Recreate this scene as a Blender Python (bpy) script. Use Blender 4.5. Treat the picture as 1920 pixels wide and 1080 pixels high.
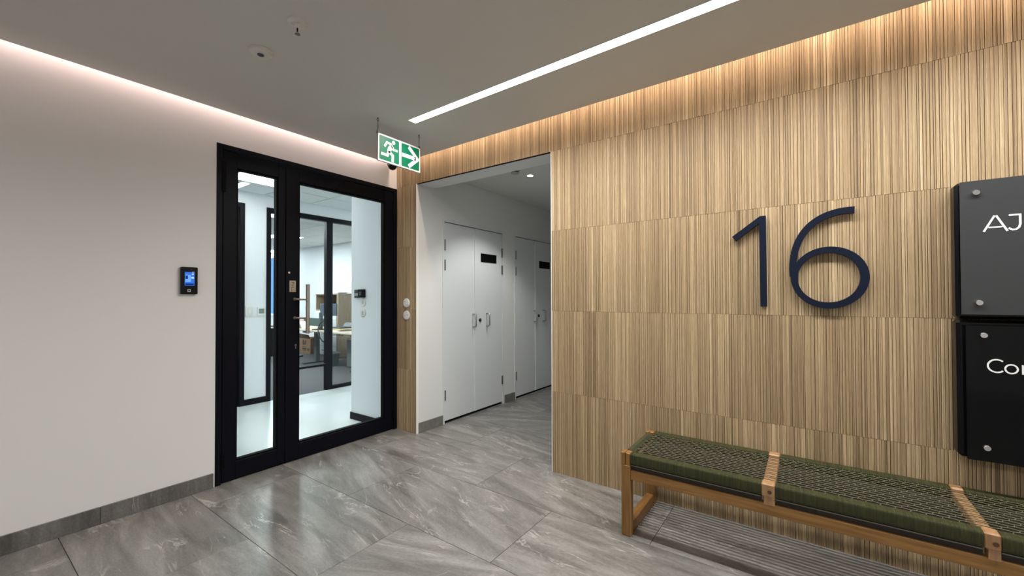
import bpy, math, random
from mathutils import Vector, Matrix
random.seed(16)
SC = bpy.context.scene
for o in list(bpy.data.objects):
    bpy.data.objects.remove(o, do_unlink=True)
COL = SC.collection

# ------------------------------------------------------------------ camera
CAM = (3.3376, -2.7058, 1.3007)
YAW, PITCH, ROLL, FPX, PX, PY = 2.1910, 0.0126, -0.0028, 776.17, 958.52, 548.19
cd = bpy.data.cameras.new('camera'); cam = bpy.data.objects.new('camera', cd); COL.objects.link(cam)
fw = Vector((math.cos(PITCH)*math.cos(YAW), math.cos(PITCH)*math.sin(YAW), math.sin(PITCH)))
rt = Vector((math.sin(YAW), -math.cos(YAW), 0)); up = rt.cross(fw)
r2 = rt*math.cos(ROLL)+up*math.sin(ROLL); u2 = -rt*math.sin(ROLL)+up*math.cos(ROLL)
cam.matrix_world = Matrix(((r2.x, u2.x, -fw.x, CAM[0]), (r2.y, u2.y, -fw.y, CAM[1]), (r2.z, u2.z, -fw.z, CAM[2]), (0, 0, 0, 1)))
cd.sensor_width = 36.0; cd.lens = FPX/1920*36.0
cd.shift_x = -(PX-960)/1920; cd.shift_y = (PY-540)/1920
cd.clip_start = 0.02; cd.clip_end = 60
SC.camera = cam

# ------------------------------------------------------------------ world, exposure, cove lights
w = bpy.data.worlds.new('world'); SC.world = w; w.use_nodes = True
w.node_tree.nodes['Background'].inputs[0].default_value = (0.6, 0.62, 0.65, 1)
w.node_tree.nodes['Background'].inputs[1].default_value = 0.05
SC.view_settings.view_transform = 'Standard'; SC.view_settings.look = 'None'
SC.view_settings.exposure = 1.9; SC.view_settings.gamma = 1.0
SC.view_settings.use_curve_mapping = False

E_LINE = 2.2       # glow of the linear diffusers
P_LINE, P_REAR, SPREAD = 21.0, 15.0, 158   # beam of the lobby line light and one added behind the viewer
E_PANEL = 6.4      # radiance of the office ceiling panels
P_COVE_R, P_COVE_L = 5.6, 3.3
def area(name, loc, sx, sy, power, color, rot=(0, 0, 0), spread=180):
    l = bpy.data.lights.new(name, 'AREA'); l.shape = 'RECTANGLE'; l.size = sx; l.size_y = sy
    l.energy = power; l.color = color; l.spread = math.radians(spread)
    o = bpy.data.objects.new(name, l); COL.objects.link(o); o.location = loc; o.rotation_euler = rot
    return o
# the linear ceiling lights: a slim luminaire beam along each diffuser
area('linear_beam', (3.29, -0.707, 2.594), 4.6, 0.06, P_LINE, (1.0, 0.985, 0.955), rot=(0, 0, -0.0195), spread=SPREAD)
area('linear_beam', (3.4, -3.94, 2.594), 4.4, 0.06, P_REAR, (1.0, 0.985, 0.955), rot=(0, 0, -0.0195), spread=SPREAD)  # added lamp behind the viewer, evens out the left wall
# LED tapes tucked above the edges of the dropped ceiling, washing the two walls
area('cove_light', (3.05, -0.085, 2.75), 5.8, 0.03, P_COVE_R, (1.0, 0.77, 0.62))
area('cove_light', (0.052, -2.9, 2.73), 0.03, 5.4, P_COVE_L, (1.0, 0.75, 0.70))
def spot(name, loc, power, color, size, blend, radius=0.03):
    l = bpy.data.lights.new(name, 'SPOT'); l.energy = power; l.color = color
    l.spot_size = math.radians(size); l.spot_blend = blend; l.shadow_soft_size = radius
    o = bpy.data.objects.new(name, l); COL.objects.link(o); o.location = loc
    return o

# ------------------------------------------------------------------ materials
def nodes(name):
    m = bpy.data.materials.new(name); m.use_nodes = True
    nt = m.node_tree; b = nt.nodes['Principled BSDF']
    return m, nt, b
def N(nt, t, **kw):
    n = nt.nodes.new(t)
    for k, v in kw.items(): setattr(n, k, v)
    return n
def L(nt, a, b): nt.links.new(a, b)
def plain(name, col, rough=0.5, metal=0.0, bump=0.0, bscale=200, var=0.0, spec=0.5, vscale=6):
    m, nt, b = nodes(name)
    b.inputs['Base Color'].default_value = (*col, 1); b.inputs['Roughness'].default_value = rough
    b.inputs['Metallic'].default_value = metal; b.inputs['Specular IOR Level'].default_value = spec
    tc = N(nt, 'ShaderNodeTexCoord')
    if var > 0:
        n = N(nt, 'ShaderNodeTexNoise'); n.inputs['Scale'].default_value = vscale; n.inputs['Detail'].default_value = 5
        L(nt, tc.outputs['Object'], n.inputs['Vector'])
        r = N(nt, 'ShaderNodeValToRGB'); r.color_ramp.elements[0].position = 0.3; r.color_ramp.elements[1].position = 0.7
        r.color_ramp.elements[0].color = (*[c*(1-var) for c in col], 1); r.color_ramp.elements[1].color = (*[min(1, c*(1+var)) for c in col], 1)
        L(nt, n.outputs['Fac'], r.inputs['Fac']); L(nt, r.outputs['Color'], b.inputs['Base Color'])
    if bump > 0:
        n2 = N(nt, 'ShaderNodeTexNoise'); n2.inputs['Scale'].default_value = bscale; n2.inputs['Detail'].default_value = 3
        L(nt, tc.outputs['Object'], n2.inputs['Vector'])
        bp = N(nt, 'ShaderNodeBump'); bp.inputs['Strength'].default_value = bump; bp.inputs['Distance'].default_value = 0.002
        L(nt, n2.outputs['Fac'], bp.inputs['Height']); L(nt, bp.outputs['Normal'], b.inputs['Normal'])
    return m
def emit(name, col, s):
    m = bpy.data.materials.new(name); m.use_nodes = True; nt = m.node_tree
    nt.nodes.remove(nt.nodes['Principled BSDF'])
    e = N(nt, 'ShaderNodeEmission'); e.inputs[0].default_value = (*col, 1); e.inputs[1].default_value = s
    L(nt, e.outputs[0], nt.nodes['Material Output'].inputs[0]); return m
def glass(name, tint=(0.93, 0.97, 0.96), refl=1.0):
    m = bpy.data.materials.new(name); m.use_nodes = True; nt = m.node_tree
    nt.nodes.remove(nt.nodes['Principled BSDF'])
    t = N(nt, 'ShaderNodeBsdfTransparent'); t.inputs[0].default_value = (*tint, 1)
    g = N(nt, 'ShaderNodeBsdfGlossy'); g.inputs['Roughness'].default_value = 0.02
    f = N(nt, 'ShaderNodeFresnel'); f.inputs[0].default_value = 1.16
    mx = N(nt, 'ShaderNodeMixShader')
    L(nt, f.outputs[0], mx.inputs[0]); L(nt, t.outputs[0], mx.inputs[1]); L(nt, g.outputs[0], mx.inputs[2])
    L(nt, mx.outputs[0], nt.nodes['Material Output'].inputs[0]); return m
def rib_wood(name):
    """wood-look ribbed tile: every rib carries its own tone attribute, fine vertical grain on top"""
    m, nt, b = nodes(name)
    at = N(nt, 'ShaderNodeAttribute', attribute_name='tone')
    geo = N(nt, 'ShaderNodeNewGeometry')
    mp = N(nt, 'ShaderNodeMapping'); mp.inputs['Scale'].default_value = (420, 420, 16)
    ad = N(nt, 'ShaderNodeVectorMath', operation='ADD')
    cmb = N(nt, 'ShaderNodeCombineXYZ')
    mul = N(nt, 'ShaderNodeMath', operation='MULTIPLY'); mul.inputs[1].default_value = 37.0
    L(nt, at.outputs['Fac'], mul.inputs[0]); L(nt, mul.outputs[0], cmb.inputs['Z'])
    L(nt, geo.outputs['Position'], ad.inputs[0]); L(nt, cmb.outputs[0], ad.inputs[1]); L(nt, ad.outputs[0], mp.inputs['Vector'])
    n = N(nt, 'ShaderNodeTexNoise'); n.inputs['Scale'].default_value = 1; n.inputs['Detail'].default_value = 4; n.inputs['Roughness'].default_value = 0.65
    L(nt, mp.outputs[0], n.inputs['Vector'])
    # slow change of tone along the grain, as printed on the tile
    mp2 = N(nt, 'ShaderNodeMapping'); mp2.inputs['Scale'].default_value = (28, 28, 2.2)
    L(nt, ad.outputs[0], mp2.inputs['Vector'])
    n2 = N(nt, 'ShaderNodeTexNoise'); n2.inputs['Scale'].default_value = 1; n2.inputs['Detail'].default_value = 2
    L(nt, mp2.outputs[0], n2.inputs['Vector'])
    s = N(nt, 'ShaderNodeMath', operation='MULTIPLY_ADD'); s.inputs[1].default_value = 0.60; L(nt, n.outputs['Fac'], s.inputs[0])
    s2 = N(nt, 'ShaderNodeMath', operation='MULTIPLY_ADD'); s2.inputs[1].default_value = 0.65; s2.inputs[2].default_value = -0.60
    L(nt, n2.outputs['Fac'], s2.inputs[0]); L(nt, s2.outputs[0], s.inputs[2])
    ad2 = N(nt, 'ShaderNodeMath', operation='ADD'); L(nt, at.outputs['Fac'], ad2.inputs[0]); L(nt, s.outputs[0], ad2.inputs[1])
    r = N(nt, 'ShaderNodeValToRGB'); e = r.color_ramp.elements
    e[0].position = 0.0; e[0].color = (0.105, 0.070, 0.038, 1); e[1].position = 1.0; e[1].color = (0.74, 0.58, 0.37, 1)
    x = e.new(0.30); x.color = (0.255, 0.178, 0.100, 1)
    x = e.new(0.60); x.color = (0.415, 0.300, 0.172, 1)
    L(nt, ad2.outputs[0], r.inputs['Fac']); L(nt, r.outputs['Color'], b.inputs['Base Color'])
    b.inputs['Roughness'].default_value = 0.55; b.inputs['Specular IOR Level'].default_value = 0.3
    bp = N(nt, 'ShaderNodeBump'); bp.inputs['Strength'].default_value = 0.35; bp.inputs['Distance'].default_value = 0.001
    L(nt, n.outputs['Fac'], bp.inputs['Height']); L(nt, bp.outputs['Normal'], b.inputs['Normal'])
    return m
def stone(name, gain=1.0, rough=0.36):
    """grey porcelain tile with streaks and pale veins; each tile gets its own piece of the pattern"""
    m, nt, b = nodes(name)
    tc = N(nt, 'ShaderNodeTexCoord'); oi = N(nt, 'ShaderNodeObjectInfo')
    cmb = N(nt, 'ShaderNodeCombineXYZ')
    mu = N(nt, 'ShaderNodeMath', operation='MULTIPLY'); mu.inputs[1].default_value = 91.0
    L(nt, oi.outputs['Random'], mu.inputs[0]); L(nt, mu.outputs[0], cmb.inputs['X']); L(nt, mu.outputs[0], cmb.inputs['Z'])
    # rotate streaks a little per tile
    ro = N(nt, 'ShaderNodeVectorRotate', rotation_type='Z_AXIS')
    an = N(nt, 'ShaderNodeMath', operation='MULTIPLY_ADD'); an.inputs[1].default_value = 0.9; an.inputs[2].default_value = -0.55
    L(nt, oi.outputs['Random'], an.inputs[0]); L(nt, an.outputs[0], ro.inputs['Angle'])
    L(nt, tc.outputs['Object'], ro.inputs['Vector'])
    ad = N(nt, 'ShaderNodeVectorMath', operation='ADD'); L(nt, ro.outputs[0], ad.inputs[0]); L(nt, cmb.outputs[0], ad.inputs[1])
    mp = N(nt, 'ShaderNodeMapping'); mp.inputs['Scale'].default_value = (1.3, 7.0, 1); L(nt, ad.outputs[0], mp.inputs['Vector'])
    n1 = N(nt, 'ShaderNodeTexNoise'); n1.inputs['Scale'].default_value = 1.4; n1.inputs['Detail'].default_value = 8; n1.inputs['Roughness'].default_value = 0.62; n1.inputs['Distortion'].default_value = 0.6
    L(nt, mp.outputs[0], n1.inputs['Vector'])
    n3 = N(nt, 'ShaderNodeTexNoise'); n3.inputs['Scale'].default_value = 70; n3.inputs['Detail'].default_value = 6; n3.inputs['Roughness'].default_value = 0.8
    mp3 = N(nt, 'ShaderNodeMapping'); mp3.inputs['Scale'].default_value = (0.7, 1.6, 1); L(nt, ad.outputs[0], mp3.inputs['Vector']); L(nt, mp3.outputs[0], n3.inputs['Vector'])
    mixf = N(nt, 'ShaderNodeMath', operation='MULTIPLY_ADD'); mixf.inputs[1].default_value = 0.58; L(nt, n3.outputs['Fac'], mixf.inputs[0]); 
    sub = N(nt, 'ShaderNodeMath', operation='SUBTRACT'); sub.inputs[1].default_value = 0.29; L(nt, n1.outputs['Fac'], sub.inputs[0]); L(nt, sub.outputs[0], mixf.inputs[2])
    r = N(nt, 'ShaderNodeValToRGB'); e = r.color_ramp.elements
    c = lambda a, bb, cc: (a*gain, bb*gain, cc*gain, 1)
    e[0].position = 0.25; e[0].color = c(0.105, 0.100, 0.091); e[1].position = 0.78; e[1].color = c(0.40, 0.39, 0.365)
    x = e.new(0.5); x.color = c(0.226, 0.218, 0.202)
    L(nt, mixf.outputs[0], r.inputs['Fac'])
    # pale veins: thin ridge of a distorted, stretched noise, broken up by another
    mpv = N(nt, 'ShaderNodeMapping'); mpv.inputs['Scale'].default_value = (0.9, 3.6, 1); mpv.inputs['Rotation'].default_value = (0, 0, 0.25); L(nt, ad.outputs[0], mpv.inputs['Vector'])
    nv = N(nt, 'ShaderNodeTexNoise'); nv.inputs['Scale'].default_value = 1.5; nv.inputs['Detail'].default_value = 7; nv.inputs['Roughness'].default_value = 0.6; nv.inputs['Distortion'].default_value = 1.0
    L(nt, mpv.outputs[0], nv.inputs['Vector'])
    s = N(nt, 'ShaderNodeMath', operation='SUBTRACT'); s.inputs[1].default_value = 0.5; L(nt, nv.outputs['Fac'], s.inputs[0])
    a_ = N(nt, 'ShaderNodeMath', operation='ABSOLUTE'); L(nt, s.outputs[0], a_.inputs[0])
    mr = N(nt, 'ShaderNodeMapRange'); mr.inputs['From Min'].default_value = 0.0; mr.inputs['From Max'].default_value = 0.014; mr.inputs['To Min'].default_value = 1; mr.inputs['To Max'].default_value = 0
    L(nt, a_.outputs[0], mr.inputs['Value'])
    nb = N(nt, 'ShaderNodeTexNoise'); nb.inputs['Scale'].default_value = 5; nb.inputs['Detail'].default_value = 6; L(nt, ad.outputs[0], nb.inputs['Vector'])
    mr2 = N(nt, 'ShaderNodeMapRange'); mr2.inputs['From Min'].default_value = 0.47; mr2.inputs['From Max'].default_value = 0.64; L(nt, nb.outputs['Fac'], mr2.inputs['Value'])
    mv = N(nt, 'ShaderNodeMath', operation='MULTIPLY'); L(nt, mr.outputs[0], mv.inputs[0]); L(nt, mr2.outputs[0], mv.inputs[1])
    mv2 = N(nt, 'ShaderNodeMath', operation='MULTIPLY'); mv2.inputs[1].default_value = 0.75; L(nt, mv.outputs[0], mv2.inputs[0])
    mx = N(nt, 'ShaderNodeMix', data_type='RGBA'); L(nt, mv2.outputs[0], mx.inputs['Factor'])
    L(nt, r.outputs['Color'], mx.inputs['A']); mx.inputs['B'].default_value = c(0.62, 0.60, 0.56)
    L(nt, mx.outputs['Result'], b.inputs['Base Color'])
    b.inputs['Roughness'].default_value = rough
    bp = N(nt, 'ShaderNodeBump'); bp.inputs['Strength'].default_value = 0.12; bp.inputs['Distance'].default_value = 0.002
    L(nt, n1.outputs['Fac'], bp.inputs['Height']); L(nt, bp.outputs['Normal'], b.inputs['Normal'])
    return m
def timber(name, dark, light, axis=0, rough=0.42, scale=1.0):
    m, nt, b = nodes(name)
    tc = N(nt, 'ShaderNodeTexCoord'); mp = N(nt, 'ShaderNodeMapping')
    sc = [60*scale, 60*scale, 60*scale]; sc[axis] = 4*scale
    mp.inputs['Scale'].default_value = sc; L(nt, tc.outputs['Object'], mp.inputs['Vector'])
    n = N(nt, 'ShaderNodeTexNoise'); n.inputs['Scale'].default_value = 1; n.inputs['Detail'].default_value = 5; n.inputs['Distortion'].default_value = 0.4
    L(nt, mp.outputs[0], n.inputs['Vector'])
    r = N(nt, 'ShaderNodeValToRGB'); e = r.color_ramp.elements
    e[0].position = 0.28; e[0].color = (*dark, 1); e[1].position = 0.72; e[1].color = (*light, 1)
    L(nt, n.outputs['Fac'], r.inputs['Fac']); L(nt, r.outputs['Color'], b.inputs['Base Color'])
    b.inputs['Roughness'].default_value = rough
    bp = N(nt, 'ShaderNodeBump'); bp.inputs['Strength'].default_value = 0.15; bp.inputs['Distance'].default_value = 0.001
    L(nt, n.outputs['Fac'], bp.inputs['Height']); L(nt, bp.outputs['Normal'], b.inputs['Normal'])
    return m
def wrapped(name, axis):
    """cord wound tightly round a rail: fine turns as relief"""
    m, nt, b = nodes(name)
    tc = N(nt, 'ShaderNodeTexCoord')
    wv = N(nt, 'ShaderNodeTexWave', wave_type='BANDS', bands_direction='XYZ'[axis]); wv.inputs['Scale'].default_value = 95; wv.inputs['Distortion'].default_value = 0.5; wv.inputs['Detail'].default_value = 1
    L(nt, tc.outputs['Object'], wv.inputs['Vector'])
    mp = N(nt, 'ShaderNodeMapping'); sc = [8, 8, 8]; sc[axis] = 170; mp.inputs['Scale'].default_value = sc; L(nt, tc.outputs['Object'], mp.inputs['Vector'])
    n = N(nt, 'ShaderNodeTexNoise'); n.inputs['Scale'].default_value = 1; n.inputs['Detail'].default_value = 3; L(nt, mp.outputs[0], n.inputs['Vector'])
    r = N(nt, 'ShaderNodeValToRGB'); e = r.color_ramp.elements
    e[0].position = 0.25; e[0].color = (0.022, 0.025, 0.005, 1); e[1].position = 0.8; e[1].color = (0.074, 0.078, 0.020, 1)
    L(nt, n.outputs['Fac'], r.inputs['Fac']); L(nt, r.outputs['Color'], b.inputs['Base Color'])
    b.inputs['Roughness'].default_value = 0.6
    bp = N(nt, 'ShaderNodeBump'); bp.inputs['Strength'].default_value = 0.8; bp.inputs['Distance'].default_value = 0.003
    L(nt, wv.outputs['Fac'], bp.inputs['Height']); L(nt, bp.outputs['Normal'], b.inputs['Normal'])
    return m

M_WHITE = plain('white_paint', (0.80, 0.79, 0.785), 0.65, bump=0.06, bscale=160)
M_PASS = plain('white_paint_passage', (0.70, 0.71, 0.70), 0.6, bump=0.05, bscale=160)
M_OFFW = plain('white_paint_office', (0.80, 0.83, 0.85), 0.6)
M_CEIL = plain('ceiling_paint', (0.66, 0.65, 0.62), 0.7, bump=0.03, bscale=120)
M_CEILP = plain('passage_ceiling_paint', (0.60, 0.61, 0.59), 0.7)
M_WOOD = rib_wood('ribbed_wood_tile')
M_GROUT = plain('grout', (0.05, 0.047, 0.042), 0.9)
M_GROUTW = plain('tile_backing', (0.10, 0.07, 0.04), 0.9)
M_STONE = stone('grey_stone_tile', 0.86, 0.30)
M_SKIRT = stone('stone_skirting', 0.60, 0.45)
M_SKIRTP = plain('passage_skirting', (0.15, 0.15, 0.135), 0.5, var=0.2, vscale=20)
M_BLACK = plain('black_powder_coat', (0.0024, 0.0030, 0.0070), 0.42, bump=0.05, bscale=500, spec=0.14)
M_BLACK2 = plain('black_gasket', (0.002, 0.002, 0.0025), 0.6, spec=0.1)
M_DARK = plain('shadow_gap_black', (0.006, 0.006, 0.006), 0.9)
M_GLASS = glass('clear_glass', (0.97, 0.99, 0.985))
M_STEEL = plain('brushed_steel', (0.55, 0.50, 0.44), 0.3, 1.0)
M_CHROME = plain('polished_steel', (0.80, 0.80, 0.80), 0.18, 1.0)
M_HANDLE = plain('satin_steel_handle', (0.42, 0.42, 0.40), 0.3, 1.0)
M_STEELD = plain('dull_steel', (0.20, 0.20, 0.195), 0.4, 1.0)
M_DOORW = plain('white_door_paint', (0.66, 0.69, 0.70), 0.45, bump=0.03, bscale=90)
M_PLAST = plain('white_plastic', (0.75, 0.74, 0.71), 0.35)
M_PLASTG = plain('grey_plastic', (0.42, 0.41, 0.39), 0.45)
M_CEILF = plain('ceiling_fitting_plastic', (0.70, 0.69, 0.66), 0.4)
M_BPLAST = plain('black_plastic', (0.003, 0.003, 0.004), 0.3, spec=0.25)
M_NAVY = plain('navy_metal', (0.0035, 0.0075, 0.022), 0.4, spec=0.25)
M_GREEN = plain('exit_green', (0.0, 0.125, 0.055), 0.45, spec=0.3)
M_SIGNW = plain('exit_white', (0.66, 0.69, 0.64), 0.5)
M_LETTER = plain('white_lettering', (0.88, 0.88, 0.88), 0.4)
M_ACR1 = plain('charcoal_panel', (0.036, 0.0375, 0.040), 0.45, bump=0.04, bscale=400)
M_ACR2 = plain('black_acrylic', (0.002, 0.0025, 0.003), 0.10, spec=0.25)
M_BOX = plain('black_sign_case', (0.003, 0.0032, 0.004), 0.22, spec=0.3)
M_TEAKX = timber('teak_lengthwise', (0.170, 0.078, 0.018), (0.34, 0.180, 0.050), 0)
M_TEAKY = timber('teak_crosswise', (0.145, 0.066, 0.016), (0.28, 0.145, 0.040), 1)
M_TEAKZ = timber('teak_upright', (0.160, 0.072, 0.017), (0.30, 0.155, 0.044), 2)
M_TEAKL = timber('pale_teak', (0.27, 0.140, 0.060), (0.42, 0.25, 0.125), 2)
M_PLUG = plain('dark_plug', (0.09, 0.04, 0.014), 0.5)
M_WRAPX = wrapped('green_cord_wrap_x', 0)
M_WRAPY = wrapped('green_cord_wrap_y', 1)
M_CORD = plain('olive_cord', (0.115, 0.105, 0.058), 0.6)
M_GAPSHADE = plain('rail_gap_shade', (0.020, 0.011, 0.006), 0.7)  # near-black brown standing for shade between the rails
M_RSTRIP = plain('grey_rail_strip', (0.16, 0.155, 0.14), 0.6)
M_CORDSHADE = plain('shaded_olive_cord', (0.022, 0.022, 0.010), 0.8)  # olive cord darkened to stand for shade under the seat
M_LINE = emit('line_light_glow', (1.0, 0.985, 0.955), E_LINE)
M_PANELE = emit('panel_glow', (0.93, 0.98, 1.0), E_PANEL)
M_PANELO = emit('office_panel_glow', (0.90, 0.97, 1.0), 13.0)
M_DL = emit('downlight_glow', (1.0, 0.98, 0.93), 6.0)
M_TRIMW = plain('white_trim', (0.80, 0.80, 0.76), 0.4)
M_EPOXY = plain('white_epoxy_floor', (0.72, 0.78, 0.77), 0.22, var=0.03, vscale=3)
M_CARPET = plain('grey_carpet', (0.085, 0.082, 0.086), 0.95, bump=0.6, bscale=260, var=0.25, vscale=90)
M_CTILE = plain('mineral_ceiling_tile', (0.72, 0.75, 0.745), 0.9)
M_TBAR = plain('ceiling_grid', (0.05, 0.053, 0.053), 0.6)
M_OAK = timber('grey_oak_board', (0.25, 0.185, 0.125), (0.36, 0.28, 0.20), 2, 0.5)
M_OAKX = timber('pale_desk_board', (0.50, 0.42, 0.33), (0.62, 0.54, 0.44), 0, 0.45)
M_BROWN = plain('dark_brown_board', (0.050, 0.022, 0.012), 0.5)
M_LAM = plain('white_laminate', (0.75, 0.78, 0.80), 0.4)
M_CARD = plain('cardboard', (0.26, 0.155, 0.085), 0.8, var=0.12, vscale=20)
M_CARDD = plain('cardboard_inside', (0.12, 0.072, 0.040), 0.85)
M_INK = plain('black_print', (0.02, 0.014, 0.010), 0.8)
M_GMETAL = plain('dark_grey_metal', (0.06, 0.07, 0.075), 0.5)
M_GREYG = plain('grey_green_panel', (0.13, 0.155, 0.155), 0.5)
M_PAPER = plain('paper', (0.82, 0.82, 0.80), 0.7)
M_PINK = plain('pink_paper', (0.65, 0.10, 0.16), 0.6)
M_BUFF = plain('buff_folder', (0.50, 0.40, 0.25), 0.7)
M_BLUEW = emit('daylight_blue', (0.20, 0.48, 0.95), 0.30)
M_LCD = plain('thermostat_display', (0.20, 0.26, 0.22), 0.3)

# ------------------------------------------------------------------ geometry helpers
class MB:
    """collects shapes in world coordinates, builds ONE mesh object"""
    def __init__(s): s.v = []; s.f = []; s.sm = []; s.tone = []
    def add(s, vs, fs, smooth=False, tone=0.5):
        o = len(s.v); s.v += [tuple(v) for v in vs]
        for f in fs: s.f.append([i+o for i in f]); s.sm.append(smooth); s.tone.append(tone)
        return s
    def box(s, x0, x1, y0, y1, z0, z1):
        if x1 < x0: x0, x1 = x1, x0
        if y1 < y0: y0, y1 = y1, y0
        if z1 < z0: z0, z1 = z1, z0
        vs = [(x, y, z) for z in (z0, z1) for y in (y0, y1) for x in (x0, x1)]
        return s.add(vs, [(0, 2, 3, 1), (4, 5, 7, 6), (0, 1, 5, 4), (2, 6, 7, 3), (0, 4, 6, 2), (1, 3, 7, 5)])
    def bbox(s, x0, x1, y0, y1, z0, z1, b=0.003):
        """box with chamfered edges"""
        if x1 < x0: x0, x1 = x1, x0
        if y1 < y0: y0, y1 = y1, y0
        if z1 < z0: z0, z1 = z1, z0
        b = min(b, (x1-x0)/2.01, (y1-y0)/2.01, (z1-z0)/2.01)
        vs = []; idx = {}
        for sx in (0, 1):
            for sy in (0, 1):
                for sz in (0, 1):
                    X = (x0, x1)[sx]; Y = (y0, y1)[sy]; Z = (z0, z1)[sz]
                    ix = X+(b if sx == 0 else -b); iy = Y+(b if sy == 0 else -b); iz = Z+(b if sz == 0 else -b)
                    for k, p in enumerate(((X, iy, iz), (ix, Y, iz), (ix, iy, Z))):
                        idx[(sx, sy, sz, k)] = len(vs); vs.append(p)
        I = lambda a, bb, c, k: idx[(a, bb, c, k)]
        fs = []
        for a in (0, 1):
            q = [I(a, 0, 0, 0), I(a, 1, 0, 0), I(a, 1, 1, 0), I(a, 0, 1, 0)]; fs.append(q if a else q[::-1])
            q = [I(0, a, 0, 1), I(1, a, 0, 1), I(1, a, 1, 1), I(0, a, 1, 1)]; fs.append(q[::-1] if a else q)
            q = [I(0, 0, a, 2), I(1, 0, a, 2), I(1, 1, a, 2), I(0, 1, a, 2)]; fs.append(q if a else q[::-1])
        for a in (0, 1):
            for c in (0, 1):
                fs.append([I(a, c, 0, 0), I(a, c, 1, 0), I(a, c, 1, 1), I(a, c, 0, 1)])
                fs.append([I(a, 0, c, 0), I(a, 1, c, 0), I(a, 1, c, 2), I(a, 0, c, 2)])
                fs.append([I(0, a, c, 1), I(1, a, c, 1), I(1, a, c, 2), I(0, a, c, 2)])
                for d in (0, 1): fs.append([I(a, c, d, 0), I(a, c, d, 1), I(a, c, d, 2)])
        cx = Vector(((x0+x1)/2, (y0+y1)/2, (z0+z1)/2))
        out = []
        for f in fs:
            p = [Vector(vs[i]) for i in f]; n = (p[1]-p[0]).cross(p[2]-p[0]); c = sum(p, Vector())/len(p)
            out.append(f if n.dot(c-cx) > 0 else f[::-1])
        return s.add(vs, out)
    def tube(s, pts, r, n=8, cap=True, smooth=True, closed=False):
        pts = [Vector(p) for p in pts]; rings = []; ref = None; K = len(pts)
        for i, p in enumerate(pts):
            if closed: d = pts[(i+1) % K]-pts[(i-1) % K]
            else: d = pts[min(i+1, K-1)]-pts[max(i-1, 0)]
            d.normalize()
            if ref is None:
                ref = Vector((0, 0, 1)) if abs(d.z) < 0.9 else Vector((1, 0, 0))
            a = d.cross(ref); a.normalize(); b = a.cross(d); ref = b
            rr = r[i] if isinstance(r, (list, tuple)) else r
            rings.append([p+(a*math.cos(2*math.pi*k/n)+b*math.sin(2*math.pi*k/n))*rr for k in range(n)])
        vs = [v for g in rings for v in g]; fs = []
        for i in range(K if closed else K-1):
            j = (i+1) % K
            for k in range(n):
                fs.append((i*n+k, j*n+k, j*n+(k+1) % n, i*n+(k+1) % n)[::-1])
        s.add(vs, fs, smooth)
        if cap and not closed:
            s.add(rings[0], [tuple(range(n))]); s.add(rings[-1], [tuple(range(n))[::-1]])
        return s
    def cyl(s, p0, p1, r, n=20, r1=None):
        p0 = Vector(p0); p1 = Vector(p1)
        return s.tube([p0, p1], [r, r if r1 is None else r1], n)
    def lathe(s, c, prof, axis='z', n=28):
        """prof: (radius, offset along axis) list, closed by caps"""
        c = Vector(c); vs = []; fs = []
        A = {'z': (Vector((1, 0, 0)), Vector((0, 1, 0)), Vector((0, 0, 1))), 'x': (Vector((0, 1, 0)), Vector((0, 0, 1)), Vector((1, 0, 0))), 'y': (Vector((1, 0, 0)), Vector((0, 0, 1)), Vector((0, 1, 0)))}[axis]
        for r, h in prof:
            for k in range(n):
                t = 2*math.pi*k/n; vs.append(c+A[0]*r*math.cos(t)+A[1]*r*math.sin(t)+A[2]*h)
        for i in range(len(prof)-1):
            for k in range(n): fs.append((i*n+k, i*n+(k+1) % n, (i+1)*n+(k+1) % n, (i+1)*n+k))
        s.add(vs, fs, True)
        s.add(vs[:n], [tuple(range(n))[::-1]]); s.add(vs[-n:], [tuple(range(n))])
        return s
    def prism(s, poly, f0, f1):
        """poly 2-D; f0/f1 map (u,v) to the front / back points"""
        n = len(poly); vs = [f0(u, v) for u, v in poly]+[f1(u, v) for u, v in poly]
        fs = [tuple(range(n)), tuple(range(n, 2*n))[::-1]]
        fs += [(i, i+n, (i+1) % n+n, (i+1) % n) for i in range(n)]
        return s.add(vs, fs)
    def ribbon(s, pts, wd, f0, f1, closed=False, sq=True):
        """2-D polyline of width wd (number or per-point list), extruded between f0 and f1"""
        P = [Vector((a, b)) for a, b in pts]; K = len(P); Lf = []; Rt = []
        for i, p in enumerate(P):
            if closed: d0 = (p-P[i-1]).normalized(); d1 = (P[(i+1) % K]-p).normalized()
            else:
                d0 = (p-P[i-1]).normalized() if i > 0 else None; d1 = (P[i+1]-p).normalized() if i < K-1 else None
                d0 = d0 or d1; d1 = d1 or d0
            t = (d0+d1).normalized(); nn = Vector((-t.y, t.x)); c = max(0.35, t.dot(d1))
            h = (wd[i] if isinstance(wd, (list, tuple)) else wd)/2/c
            Lf.append(p+nn*h); Rt.append(p-nn*h)
        vs = [f0(q.x, q.y) for q in Lf]+[f0(q.x, q.y) for q in Rt]+[f1(q.x, q.y) for q in Lf]+[f1(q.x, q.y) for q in Rt]
        fs = []
        for i in range(K if closed else K-1):
            j = (i+1) % K
            fs += [(i, K+i, K+j, j), (2*K+i, 2*K+j, 3*K+j, 3*K+i), (i, j, 2*K+j, 2*K+i), (K+i, 3*K+i, 3*K+j, K+j)]
        if not closed: fs += [(0, 2*K, 3*K, K), (K-1, 2*K-1, 4*K-1, 3*K-1)]
        return s.add(vs, fs)
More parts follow.
